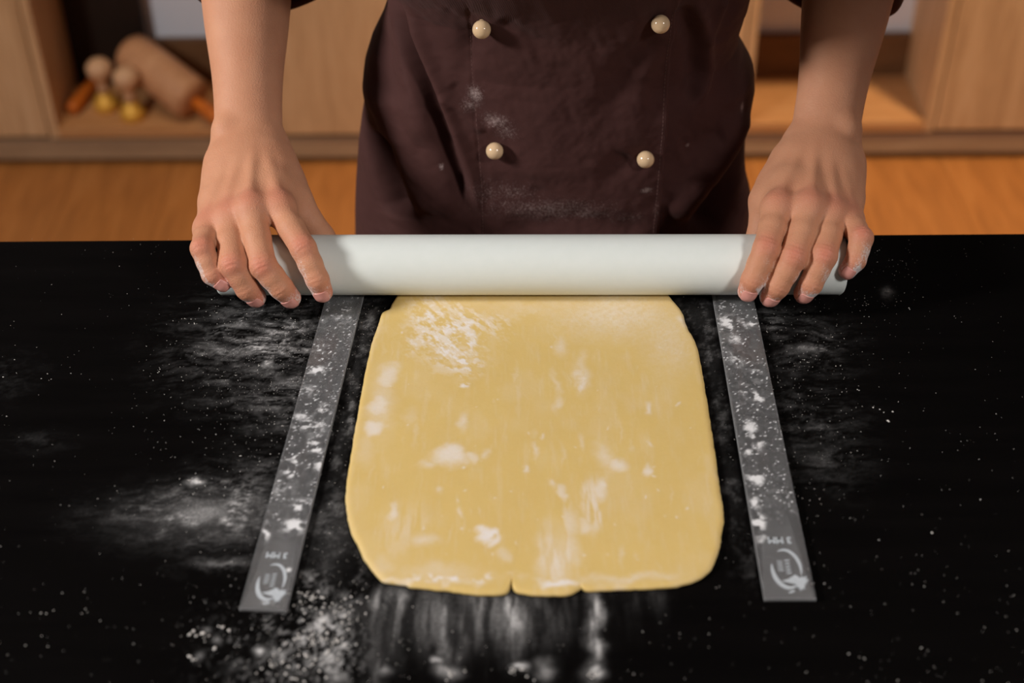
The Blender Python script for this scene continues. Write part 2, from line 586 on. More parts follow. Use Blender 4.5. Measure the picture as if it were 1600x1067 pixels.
# ================================================================== THE ROOM
YW = 2.665          # back wall
wall_b = tag(box('wall_back', -3.2, 3.2, YW, YW + 0.12, 0, 2.7, M['wall'], bev=0), 'grey painted wall behind the oak cabinets', kind='structure')
tag(box('wall_left', -3.32, -3.2, -2.6, YW, 0, 2.7, M['wall'], bev=0), 'grey painted side wall', kind='structure')
tag(box('wall_right', 3.2, 3.32, -2.6, YW, 0, 2.7, M['wall'], bev=0), 'grey painted side wall', kind='structure')
tag(box('wall_front', -3.2, 3.2, -2.72, -2.6, 0, 2.7, M['wall'], bev=0), 'grey painted wall at the camera side', kind='structure')
tag(box('ceiling', -3.2, 3.2, -2.6, YW, 2.7, 2.8, M['ceiling'], bev=0), 'pale ceiling', kind='structure')
floor = tag(box('floor', -3.2, 3.2, -2.6, YW, -0.1, -0.004, M['floor_gap'], bev=0), 'warm oak plank floor', kind='structure')
# floor planks, shared mesh
bm = bmesh.new(); bmesh.ops.create_cube(bm, size=1); bmesh.ops.scale(bm, vec=(0.1893, 1.299, 0.012), verts=bm.verts)
bmesh.ops.bevel(bm, geom=[e for e in bm.edges if all(v.co.z > 0 for v in e.verts)], offset=0.0005, segments=1, affect='EDGES')
plank_me = bm_mesh('plank', bm)
for i in range(-9, 10):
    for j in range(2):
        y = 1.12 + 1.3 * j - (0.45 if i % 2 else 0.1)
        if y + 0.648 > YW - 0.012: y = YW - 0.012 - 0.648
        if j == 1 and i % 2: y = 1.12 - 0.45 + 1.3
        o = link('plank', plank_me, M['floor'], floor, Vector((0.19 * i, y, -0.0065)) - Vector(floor.location))

# ------------------------------------------------------------------ cabinets along the back wall
YF = 2.46           # front plane of the cabinets
ZS = 0.088          # shelf floor height
xl0, xl1 = on_y(88, 192, YF)[0], on_y(384, 192, YF)[0]
xr0, xr1 = on_y(1169, 190, YF)[0], on_y(1447, 185, YF)[0]
CT = 0.92


def closed_cabinet(x0, x1, label, ndoor=1):
    t = link('closed_cabinet', None, loc=((x0 + x1) / 2, YF + 0.1, 0.066)); tag(t, label, 'cabinet', 'oak cabinets along the back wall')
    box('body', x0, x1, YF + 0.02, YW - 0.001, 0.066, CT, M['oak'], t)
    w = (x1 - x0) / ndoor
    for k in range(ndoor):
        d = box('door', x0 + w * k + 0.002, x0 + w * (k + 1) - 0.002, YF, YF + 0.019, 0.070, CT - 0.002, M['oak'], t)
        xh = x0 + w * (k + 1) - 0.05
        h = box('handle', xh - 0.006, xh + 0.006, YF - 0.028, YF - 0.004, 0.55, 0.70, M['brass'], d, 0.004)
    return t


def open_cabinet(x0, x1, label):
    t = link('open_shelf_cabinet', None, loc=((x0 + x1) / 2, YF + 0.1, 0.066)); tag(t, label, 'cabinet', 'oak cabinets along the back wall')
    s = 0.018
    box('side_panel', x0 - s, x0, YF, YW - 0.001, 0.066, CT, M['oak'], t)
    box('side_panel', x1, x1 + s, YF, YW - 0.001, 0.066, CT, M['oak'], t)
    box('bottom_shelf', x0, x1, YF, YW - 0.001, 0.066, ZS, M['oak_shelf'], t)
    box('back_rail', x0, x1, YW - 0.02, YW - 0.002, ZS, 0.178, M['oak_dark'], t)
    box('upper_shelf', x0, x1, YF, YW - 0.001, 0.60, 0.622, M['oak'], t)
    box('top_panel', x0, x1, YF, YW - 0.001, CT - 0.022, CT, M['oak'], t)
    return t


M['oak_shelf'] = mat_wood('oak_shelf_board', srgb(166, 116, 70), srgb(196, 144, 96), srgb(214, 166, 118), 'X')
s = 0.018
closed_cabinet(-1.75, xl0 - s - 0.001, 'closed oak cabinet at the far left, beside the shelf with brass stamps')
cab_l = open_cabinet(xl0, xl1, 'open oak shelf cabinet holding brass stamps and a wooden rolling pin')
closed_cabinet(xl1 + s + 0.001, xr0 - s - 0.001, 'closed oak cabinet directly behind the person', 2)
M['dark_board'] = mat_wood('near_black_board', srgb(24, 15, 10), srgb(34, 22, 15), srgb(42, 28, 20))
bbd = box('added_dark_board', xl0, on_y(226, 40, YW - 0.03)[0], YW - 0.034, YW - 0.0205, ZS, 0.599, M['dark_board'], cab_l)  # board added to turn the left of the niche back near-black
bbd['label'] = 'near-black board added over the left of the niche back'
cab_r = open_cabinet(xr0, xr1, 'empty open oak shelf cabinet beside the hand on the right')
closed_cabinet(xr1 + s + 0.001, 1.9, 'closed oak cabinet at the far right with streaky grain')
pl = box('trim_1', -1.75, 1.9, YF + 0.006, YF + 0.022, 0.014, 0.058, M['plinth'], bev=0.002)
tag(pl, 'oak plinth strip under the cabinets', kind='structure')
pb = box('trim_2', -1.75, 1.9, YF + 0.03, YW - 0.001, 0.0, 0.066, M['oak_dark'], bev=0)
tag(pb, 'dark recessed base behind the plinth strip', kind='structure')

# ------------------------------------------------------------------ things on the left shelf
def cookie_stamp(px, py, label):
    p = on_z(px, py, ZS)
    t = link('cookie_stamp', None, loc=(p[0], p[1], ZS)); t.scale = (1.12, 1.12, 1.06); tag(t, label, 'stamp', 'brass stamps with wooden knobs')
    lathe('brass_head', [(0, 0), (0.020, 0), (0.0215, 0.0015), (0.0215, 0.017), (0.020, 0.019), (0.0145, 0.021), (0.0140, 0.034), (0.011, 0.036), (0, 0.036)], 40, M['brass'], t)
    lathe('handle', [(0, 0.034), (0.0105, 0.036), (0.0095, 0.046), (0.009, 0.056), (0.012, 0.064), (0.0195, 0.071), (0.0225, 0.081), (0.0215, 0.091), (0.014, 0.100), (0.006, 0.1035), (0, 0.104)], 40, M['knob_wood'], t)
    return t


cookie_stamp(168, 170, 'brass stamp with round wooden knob, standing further back on the left shelf')
cookie_stamp(209, 184, 'brass stamp with round wooden knob, standing nearer the wooden rolling pin')

a = on_y(213, 88, 2.580); b = on_y(303, 160, 2.490)
a[2] = max(a[2], ZS + 0.055); b[2] = ZS + 0.0435
ax = Vector(b - a).normalized(); Lp = (Vector(b) - Vector(a)).length
rp = link('wooden_rolling_pin', None, loc=Vector(a)); tag(rp, 'thick wooden rolling pin with an orange handle lying on the left shelf', 'rolling pin')
rp.rotation_mode = 'QUATERNION'; rp.rotation_quaternion = ax.to_track_quat('Z', 'Y')
lathe('barrel', [(0, -0.02), (0.034, -0.02), (0.041, -0.012), (0.043, 0.0), (0.043, Lp - 0.008), (0.040, Lp), (0.014, Lp + 0.002), (0, Lp + 0.002)], 48, M['pin_wood'], rp)
lathe('handle', [(0, Lp), (0.010, Lp + 0.0025), (0.011, Lp + 0.012), (0.0145, Lp + 0.035), (0.0135, Lp + 0.07), (0.010, Lp + 0.088), (0, Lp + 0.092)], 32, M['orange_wood'], rp)

p0 = on_z(111, 172, ZS + 0.0142); p1 = on_z(148, 126, ZS + 0.0142); p1[1] = min(p1[1], YW - 0.045)
dv = Vector(p1 - p0); wl = dv.length
wb = link('wooden_stick', None, loc=Vector(p0)); tag(wb, 'short orange varnished wooden stick lying in the left corner of the shelf', 'stick')
wb.rotation_mode = 'QUATERNION'; wb.rotation_quaternion = dv.normalized().to_track_quat('Z', 'Y')
lathe('shaft', [(0, 0), (0.010, 0.0005), (0.0135, 0.006), (0.0138, wl - 0.03), (0.012, wl - 0.02)], 24, M['orange_wood'], wb)
lathe('end_cap', [(0.012, wl - 0.0195), (0.0136, wl - 0.017), (0.0136, wl - 0.006), (0.010, wl), (0, wl + 0.001)], 24, M['orange_wood'], wb)

# ================================================================== THE WORK TABLE
TE = on_z(800, 367, TZ)[1]              # far edge
table = link('work_table', None, loc=(0, 0.5, 0)); tag(table, 'black stained work table dusted with white flour', 'table')

# ---- flour that lies on the table: density in table metres, features located on the photo
_GX = lambda px, py: on_z(px, py, TZ)[:2]


def px_of(X, Y, Z):
    d = np.stack([X, Y, Z], -1) - CAM
    w = d @ FWD
    return W / 2 + FPX * (d @ RIGHT) / w, H / 2 - FPX * (d @ UP) / w


def blob(X, Y, px, py, sx, sy, z=TZ, pw=2.0):
    """soft patch centred on a photo place, half sizes given in photo pixels there"""
    c = on_z(px, py, z); ex = abs(on_z(px + sx, py, z)[0] - c[0]); ey = abs(on_z(px, py + sy, z)[1] - c[1])
    r = np.sqrt(((X - c[0]) / ex) ** 2 + ((Y - c[1]) / ey) ** 2)
    return np.exp(-(r ** pw))


def table_flour(X, Y):
    u, v = X * 100, Y * 100           # centimetres
    X = X + 0.012 * (fbm(u * 0.7, v * 0.7, 421, 4) - 0.5); Y = Y + 0.012 * (fbm(u * 0.7, v * 0.7, 433, 4) - 0.5)
    sx = fbm(u * 0.35, v * 3.2, 3, 4)      # streaks along x
    sx2 = fbm(u * 1.2, v * 7.0, 8, 3)
    sy = fbm(u * 2.0, v * 0.28, 5, 4)      # streaks along y
    cl = fbm(u * 1.7, v * 1.7, 21, 4)      # clumps
    cl2 = fbm(u * 4.2, v * 4.2, 33, 3)
    f = np.zeros_like(X)

    def add(a):
        np.maximum(f, a, out=f)
    wu, wv = u + 2.2 * fbm(u * 0.5, v * 0.5, 301, 2), v + 1.4 * fbm(u * 0.4, v * 0.4, 305, 3)
    sx = fbm(wu * 0.55, wv * 2.6, 3, 5, 0.65); sx2 = fbm(wu * 2.0, wv * 6.0, 8, 4, 0.7)
    cloud = fbm(wu * 0.9, wv * 1.1, 311, 4)
    tex = (sstep(0.38, 0.75, sx) * 0.65 + sstep(0.42, 0.75, sx2) * 0.5) * (0.35 + 1.1 * sstep(0.3, 0.65, cloud))
    add(blob(X, Y, 425, 535, 95, 62) * tex * 0.50)
    add(blob(X, Y, 455, 610, 60, 60) * tex * 0.30)
    add(blob(X, Y, 335, 800, 110, 34) * (0.2 + tex) * 0.50)
    add(blob(X, Y, 322, 803, 48, 15, pw=2.5) * 0.34)
    add(blob(X, Y, 395, 775, 80, 40) * tex * 0.4)
    add(blob(X, Y, 306, 755, 14, 4) * 0.8)
    add(blob(X, Y, 365, 880, 60, 12) * tex * 0.30)
    clump = (sstep(0.46, 0.70, fbm(u * 1.1, v * 1.1, 21, 6, 0.75)) * 0.75 + sstep(0.52, 0.76, cl2) * 0.3) * (0.25 + 1.1 * sstep(0.32, 0.68, fbm(u * 0.6, v * 0.6, 441, 3)))
    add(blob(X, Y, 495, 960, 50, 85) * clump * 0.75)
    add(blob(X, Y, 530, 1000, 45, 60) * clump * 0.8)
    add(blob(X, Y, 450, 1040, 60, 40) * clump * 0.5)
    add(blob(X, Y, 520, 835, 30, 60) * (0.2 + clump) * 0.30)
    add(blob(X, Y, 470, 1010, 90, 60) * sstep(0.6, 0.72, cl2) * 0.5)
    # strips beside the dough
    for (px, py, ax_, ay, g) in ((572, 520, 18, 50, .5), (556, 585, 9, 55, .55), (548, 650, 10, 60, .5), (530, 700, 14, 60, .4), (536, 770, 10, 50, .4),
                                 (1092, 497, 30, 26, .42), (1110, 560, 14, 50, .35), (1125, 650, 12, 60, .25), (1140, 760, 12, 70, .22)):
        add(blob(X, Y, px, py, ax_, ay) * (0.10 + 0.9 * sstep(0.45, 0.78, fbm(u * 1.6, v * 1.2, 41, 6, 0.72))) * g * 0.62)
    # pulled streaks in front of the dough
    st = sstep(0.40, 0.68, sy)
    top = on_z(800, 925, TZ)[1]
    fade = sstep(on_z(800, 1100, TZ)[1], on_z(800, 985, TZ)[1], Y) * sstep(top + 0.012, top - 0.006, Y)
    for (px, w_, g, lo) in ((592, 12, .34, 1120), (618, 16, .30, 1075), (655, 22, .24, 1000), (700, 16, .36, 1080), (735, 24, .42, 1040), (775, 18, .30, 1010),
                            (800, 16, .50, 1075), (828, 20, .34, 1045), (925, 11, .55, 1120), (1000, 30, .12, 980), (1030, 16, .10, 990)):
        cx = on_z(px, 990, TZ)[0] + 0.004 * (fbm(v * 0.5, v * 0 + px, 77, 2) - 0.5)
        ww = w_ / FPX * 0.86
        endy = on_z(px, lo, TZ)[1]
        add(np.exp(-((X - cx) / ww) ** 2) * sstep(endy, endy + 0.06, Y) * sstep(top + 0.012, top - 0.006, Y) * (0.25 + 0.85 * st) * g * 1.15)
    add(blob(X, Y, 730, 960, 130, 45) * (0.25 + st) * 0.22 * sstep(top + 0.012, top - 0.006, Y))
    for (px, py, s_, g) in ((810, 1040, 10, .7), (690, 1035, 9, .6), (925, 1045, 9, .7), (930, 1055, 12, .6), (700, 1050, 14, .4), (600, 1050, 12, .4), (850, 1045, 16, .35),
                            (412, 1022, 10, .75), (320, 985, 8, .25), (340, 1000, 9, .3), (310, 1030, 8, .25)):
        add(blob(X, Y, px, py, s_, s_ * 0.7) * g)
    # thin veil right of the right-hand strip
    add(blob(X, Y, 1255, 540, 60, 40) * tex * 0.11)
    add(blob(X, Y, 1270, 660, 60, 60) * tex * 0.08)
    add(blob(X, Y, 1290, 720, 50, 40) * tex * 0.07)
    add(blob(X, Y, 1210, 500, 50, 18) * tex * 0.16)
    add(blob(X, Y, 1268, 545, 22, 5) * tex * 0.6)
    add(blob(X, Y, 1258, 548, 14, 6) * cl * 0.7)
    add(blob(X, Y, 1385, 458, 10, 6) * cl2 * 0.3)
    add(blob(X, Y, 1170, 860, 25, 40) * clump * 0.2)
    add(blob(X, Y, 15, 590, 40, 30) * tex * 0.03); add(blob(X, Y, 60, 690, 50, 15) * tex * 0.03)
    return np.clip(f, 0, 1)


def grid_axis(lo, hi, f0, f1, fine, coarse):
    a = np.arange(lo, f0, coarse); b = np.arange(f0, f1, fine); c = np.append(np.arange(f1, hi, coarse), hi)
    return np.concatenate([a, b, c])


def tabletop():
    xs = grid_axis(-1.0, 1.0, -0.42, 0.32, 0.0011, 0.02)
    ys = np.concatenate([np.arange(0.12, 0.46, 0.02), np.arange(0.46, TE - 0.004, 0.0013)])
    X, Y = np.meshgrid(xs, ys, indexing='ij')
    f = table_flour(X, Y)
    Z = np.full_like(X, TZ) + f * 0.00025
    nx, ny = X.shape
    V = np.stack([X, Y, Z], -1).reshape(-1, 3)
    I = np.arange(nx * ny).reshape(nx, ny)
    Q = np.stack([I[:-1, :-1], I[1:, :-1], I[1:, 1:], I[:-1, 1:]], -1).reshape(-1, 4)
    rim = np.concatenate([I[:, 0], I[-1, 1:], I[::-1, -1][1:], I[0, ::-1][1:-1]])
    base = V[rim]; out = base - np.array([0, (0.12 + TE) / 2, TZ]); out[:, 2] = 0
    sg = np.stack([np.where(base[:, 0] > 0.999, 1, np.where(base[:, 0] < -0.999, -1, 0)),
                   np.where(base[:, 1] > ys[-1] - 1e-6, 1, np.where(base[:, 1] < 0.1201, -1, 0)), np.zeros(len(base))], 1)
    rings = [base + sg * 0.0025 - [0, 0, 0.0008], base + sg * 0.0040 - [0, 0, 0.0035], base + sg * 0.0040 - [0, 0, 0.038]]
    n = len(rim); allV = [V]; Fs = [Q]; prev = rim; off = len(V)
    for rg in rings:
        cur = np.arange(off, off + n); off += n; allV.append(rg)
        Fs.append(np.stack([prev, np.roll(prev, -1), np.roll(cur, -1), cur], 1)[:, ::-1]); prev = cur
    allV.append(np.array([[0, 0.5, TZ - 0.038]])); 
    Fs.append(np.stack([prev, np.roll(prev, -1), np.full(n, off)], 1)[:, ::-1])
    V = np.concatenate(allV); 
    me = mesh_np('tabletop', V - [0, 0.5, 0], Fs)
    fa = np.zeros(len(V)); fa[:nx * ny] = f.ravel()
    float_attr(me, 'flour', fa)
    return link('tabletop', me, M['table'], table)


tabletop()
for sx in (-0.93, 0.93):
    for y in (0.19, TE - 0.07):
        box('leg', sx - 0.03, sx + 0.03, y - 0.03, y + 0.03, 0.0, TZ - 0.0382, M['table'], table, 0.003)
box('apron', -0.90, 0.90, 0.17, 0.19, TZ - 0.12, TZ - 0.0382, M['table'], table)
box('apron', -0.90, 0.90, TE - 0.09, TE - 0.07, TZ - 0.12, TZ - 0.0382, M['table'], table)

# ------------------------------------------------------------------ rolling pin (white plastic)
RP = 0.0217
PIN_Z = TZ + 0.0031 + RP
pl_, pr_ = on_z(343, 414, PIN_Z), on_z(1316, 413, PIN_Z)
pin_dir = (pr_ - pl_) / np.linalg.norm(pr_ - pl_)
pin_len = float(np.linalg.norm(pr_ - pl_))
PIN_C = (pl_ + pr_) / 2
D_PIN = float((PIN_C - CAM) @ FWD)
hl = pin_len / 2
pin = lathe('rolling_pin', [(0, -hl + 0.0015), (RP - 0.004, -hl + 0.001), (RP - 0.0028, -hl), (RP - 0.0012, -hl), (RP, -hl + 0.0015)] +
            [(RP, -hl + 0.0015 + (2 * hl - 0.003) * k / 20) for k in range(1, 20)] +
            [(RP, hl - 0.0015), (RP - 0.0012, hl), (RP - 0.0028, hl), (RP - 0.004, hl - 0.001), (0, hl - 0.0015)], 128, M['pin'], None, PIN_C)
pin.rotation_mode = 'QUATERNION'; pin.rotation_quaternion = Vector(pin_dir).to_track_quat('Z', 'Y')
tag(pin, 'white plastic rolling pin held in both hands on the rolled dough', 'rolling pin')

# ------------------------------------------------------------------ dough sheet
DOUGH_PX = [(650, 440), (632, 450), (620, 464), (611, 478), (609, 484), (597, 490), (593, 503), (587, 520), (581, 537), (575, 563), (569, 591), (562, 630), (557, 659), (551, 695), (547, 723), (542, 755),
            (540, 776), (541, 797), (544, 815), (550, 836), (554, 843), (556, 846), (560, 855), (570, 876), (581, 891), (590, 903), (600, 911), (620, 914), (636, 915), (640, 919), (660, 920), (705, 925), (735, 929),
            (757, 931), (775, 930.5), (786, 929), (793, 926), (796.3, 921), (797.6, 913), (798.2, 907), (799.2, 913), (801, 920.5), (805, 924.5), (812, 927.5), (824, 930), (850, 931), (881, 932), (893, 929), (904, 923), (908.5, 918.5), (912, 923),
            (922, 924.5), (950, 923), (983, 922), (1020, 920.5), (1056, 917), (1080, 911), (1096, 903), (1108, 893), (1117, 879), (1124, 855), (1131, 815), (1130, 795), (1124, 762), (1118, 715), (1112, 674), (1107, 640),
            (1102, 611), (1096, 575), (1090, 547), (1085, 533), (1080, 523), (1076, 519), (1074, 512), (1070, 503), (1068, 494), (1061, 482), (1051, 471), (1042, 460), (1030, 448), (1000, 440), (900, 436), (780, 436), (700, 437)]
DT = 0.0033


def dough_flour(X, Y):
    z = TZ + DT
    u, v = X * 100, Y * 100
    X = X + 0.010 * (fbm(u * 0.8, v * 0.8, 401, 4) - 0.5); Y = Y + 0.014 * (fbm(u * 0.8, v * 0.7, 409, 4) - 0.5)
    sy = fbm(u * 2.4, v * 0.35, 51, 4); sy2 = fbm(u * 5.5, v * 0.6, 57, 3); cl = fbm(u * 2.0, v * 2.0, 61, 4); cl2 = fbm(u * 5, v * 5, 67, 3)
    dg = fbm((u + v * 0.6) * 2.2, (v - u * 0.6) * 0.8, 71, 4)
    f = np.zeros_like(X)

    def add(px, py, sx, sy_, g, tex=1.0, pw=2.0):
        np.maximum(f, blob(X, Y, px, py, sx, sy_, z, pw) * tex * g, out=f)
    t1 = sstep(0.40, 0.62, dg) * 0.75 + sstep(0.48, 0.66, cl2) * 0.45
    add(705, 520, 62, 48, 1.0, t1, 3); add(672, 500, 32, 40, 0.9, t1); add(715, 565, 38, 18, 1.0, sstep(0.42, 0.6, cl)); add(775, 510, 26, 20, 0.65, t1)
    add(650, 535, 18, 25, 0.6, t1)
    add(960, 490, 95, 36, 0.50, 0.4 + cl2); add(1040, 525, 40, 60, 0.32, 0.4 + cl2); add(840, 485, 90, 22, 0.3, sstep(0.4, 0.7, cl)); add(900, 480, 200, 18, 0.26, 0.5 + cl)
    add(605, 588, 17, 19, 0.62, 1, 3); add(590, 634, 19, 15, 0.66, 1, 3); add(586, 672, 18, 14, 0.72, 1, 4); add(596, 630, 22, 55, 0.35)
    add(702, 712, 30, 17, 0.72, 1, 4); add(670, 727, 12, 8, 0.45); add(740, 712, 12, 9, 0.5, 1, 3); add(762, 712, 6, 8, 0.4)
    add(762, 838, 15, 16, 0.95, sstep(0.30, 0.5, cl), 4); add(754, 828, 9, 9, 0.8, 1, 3); add(770, 850, 8, 9, 0.8, 1, 3)
    add(614, 800, 8, 14, 0.6, 1, 3); add(635, 830, 48, 45, 0.3, sstep(0.35, 0.65, sy)); add(665, 848, 22, 9, 0.5); add(600, 880, 22, 20, 0.26)
    add(870, 870, 32, 50, 0.62, 0.45 + 0.6 * sstep(0.35, 0.6, sy), 3); add(885, 820, 16, 40, 0.45, sstep(0.3, 0.6, sy)); add(925, 790, 17, 45, 0.6, sstep(0.3, 0.6, sy2), 3); add(938, 765, 14, 18, 0.62, 1, 3)
    add(962, 726, 16, 14, 0.62, 1, 3); add(945, 712, 14, 22, 0.45); add(880, 772, 8, 11, 0.5, 1, 3); add(912, 825, 12, 16, 0.5, 1, 3)
    add(700, 905, 80, 7, 0.75, 0.4 + sstep(0.4, 0.6, cl)); add(872, 911, 30, 7, 0.95, 1, 3); add(985, 905, 85, 7, 0.42, 0.4 + cl); add(680, 893, 60, 12, 0.3); add(610, 905, 20, 5, .4)
    add(909, 592, 12, 20, 0.55, 0.5 + cl2); add(914, 580, 8, 30, 0.35); add(908, 606, 7, 7, 0.65, 1, 3); add(1015, 736, 8, 10, 0.65, 1, 3); add(1013, 635, 6, 9, 0.6); add(1016, 690, 4, 8, .45)
    add(725, 601, 8, 6, 0.9, sstep(0.3, 0.5, cl2), 3); add(726, 660, 9, 15, 0.5); add(838, 705, 5, 12, 0.45); add(824, 733, 4, 7, .6); add(852, 684, 4, 5, .5); add(866, 760, 6, 9, .45)
    add(868, 600, 5, 20, .3); add(872, 632, 6, 12, .4); add(908, 690, 6, 14, .3); add(690, 765, 5, 6, .4); add(720, 802, 4, 9, .5); add(790, 868, 8, 12, .35); add(970, 870, 5, 14, .3)
    add(880, 540, 10, 14, .4); add(1062, 500, 8, 10, .5); add(575, 700, 14, 30, .22); add(640, 655, 10, 20, .18)
    for k in range(70):
        px = rng.uniform(575, 1095); py = rng.uniform(500, 900)
        add(px, py, rng.uniform(1.5, 4), rng.uniform(4, 22), rng.uniform(0.08, 0.22))
    for k in range(60):
        px = rng.uniform(590, 1090); py = rng.uniform(480, 900); s_ = rng.uniform(1.2, 2.6)
        add(px, py, s_, s_ * 0.8, rng.uniform(0.3, 0.7))
    f = np.maximum(f, sstep(0.55, 0.85, sy) * 0.10 + sstep(0.58, 0.85, sy2) * 0.06 + 0.02 + 0.07 * sstep(0.5, 0.8, fbm(u * 0.5, v * 0.3, 83, 3)))
    return np.clip(f, 0, 1)


def make_dough():
    pts = np.array([on_z(px, py, TZ + 0.0015)[:2] for px, py in DOUGH_PX])
    c = np.array([on_z(840, 660, TZ)[0], on_z(840, 690, TZ)[1]])
    # dense, slightly uneven outline
    d = np.linalg.norm(np.roll(pts, -1, 0) - pts, axis=1); cum = np.concatenate([[0], np.cumsum(d)])
    N = 900; sN = np.linspace(0, cum[-1], N, endpoint=False)
    P = np.vstack([pts, pts[:1]])
    ol = np.stack([np.interp(sN, cum, P[:, 0]), np.interp(sN, cum, P[:, 1])], 1)
    for it in range(2):
        ol = ol * 0.5 + 0.25 * (np.roll(ol, 1, 0) + np.roll(ol, -1, 0))
    rad = np.linalg.norm(ol - c, axis=1, keepdims=True); dirs = (ol - c) / rad
    rad = rad + 0.0009 * (fbm(sN * 180, sN * 0, 91, 4)[:, None] - 0.5)
    rings = []
    for t in np.linspace(0.02, 1, 150)[:-1]:
        rings.append((t * (rad - 0.004), DT))
    for a_ in np.linspace(0, 90, 8):
        e = 0.004
        rings.append((rad - e + e * math.sin(R(a_)), 0.0014 + (DT - 0.0014) * math.cos(R(a_))))
    rings.append((rad + 0.0001, 0.0008)); rings.append((rad - 0.0006, 0.0))
    VV = []
    for (r_, z) in rings:
        xy = c + dirs * r_
        wob = 0.00025 * (fbm(xy[:, 0] * 90, xy[:, 1] * 90, 95, 2) - 0.5) if z > 0.0032 else 0
        VV.append(np.concatenate([xy, np.full((N, 1), TZ + 0.0003 + z) + (wob if np.isscalar(wob) else wob[:, None])], 1))
    V = np.concatenate(VV + [np.array([[c[0], c[1], TZ + 0.0003 + DT], [c[0], c[1], TZ + 0.0003]])])
    nr = len(rings); I = np.arange(nr * N).reshape(nr, N)
    Q = np.stack([I[:-1], I[1:], np.roll(I[1:], -1, 1), np.roll(I[:-1], -1, 1)], -1).reshape(-1, 4)
    T1 = np.stack([np.full(N, nr * N), I[0], np.roll(I[0], -1)], 1)
    T2 = np.stack([np.full(N, nr * N + 1), np.roll(I[-1], -1), I[-1]], 1)
    fl = dough_flour(V[:, 0], V[:, 1])
    o0 = np.array([c[0], c[1], TZ])
    # outline runs counter-clockwise seen in the photo (down the left side) = seen from above too
    me = mesh_np('dough_sheet', V - o0, [Q, T1, T2])
    float_attr(me, 'flour', fl)
    return tag(link('dough_sheet', me, M['dough'], None, o0), 'pale yellow rolled-out dough sheet dusted with flour under the rolling pin', 'dough')


make_dough()

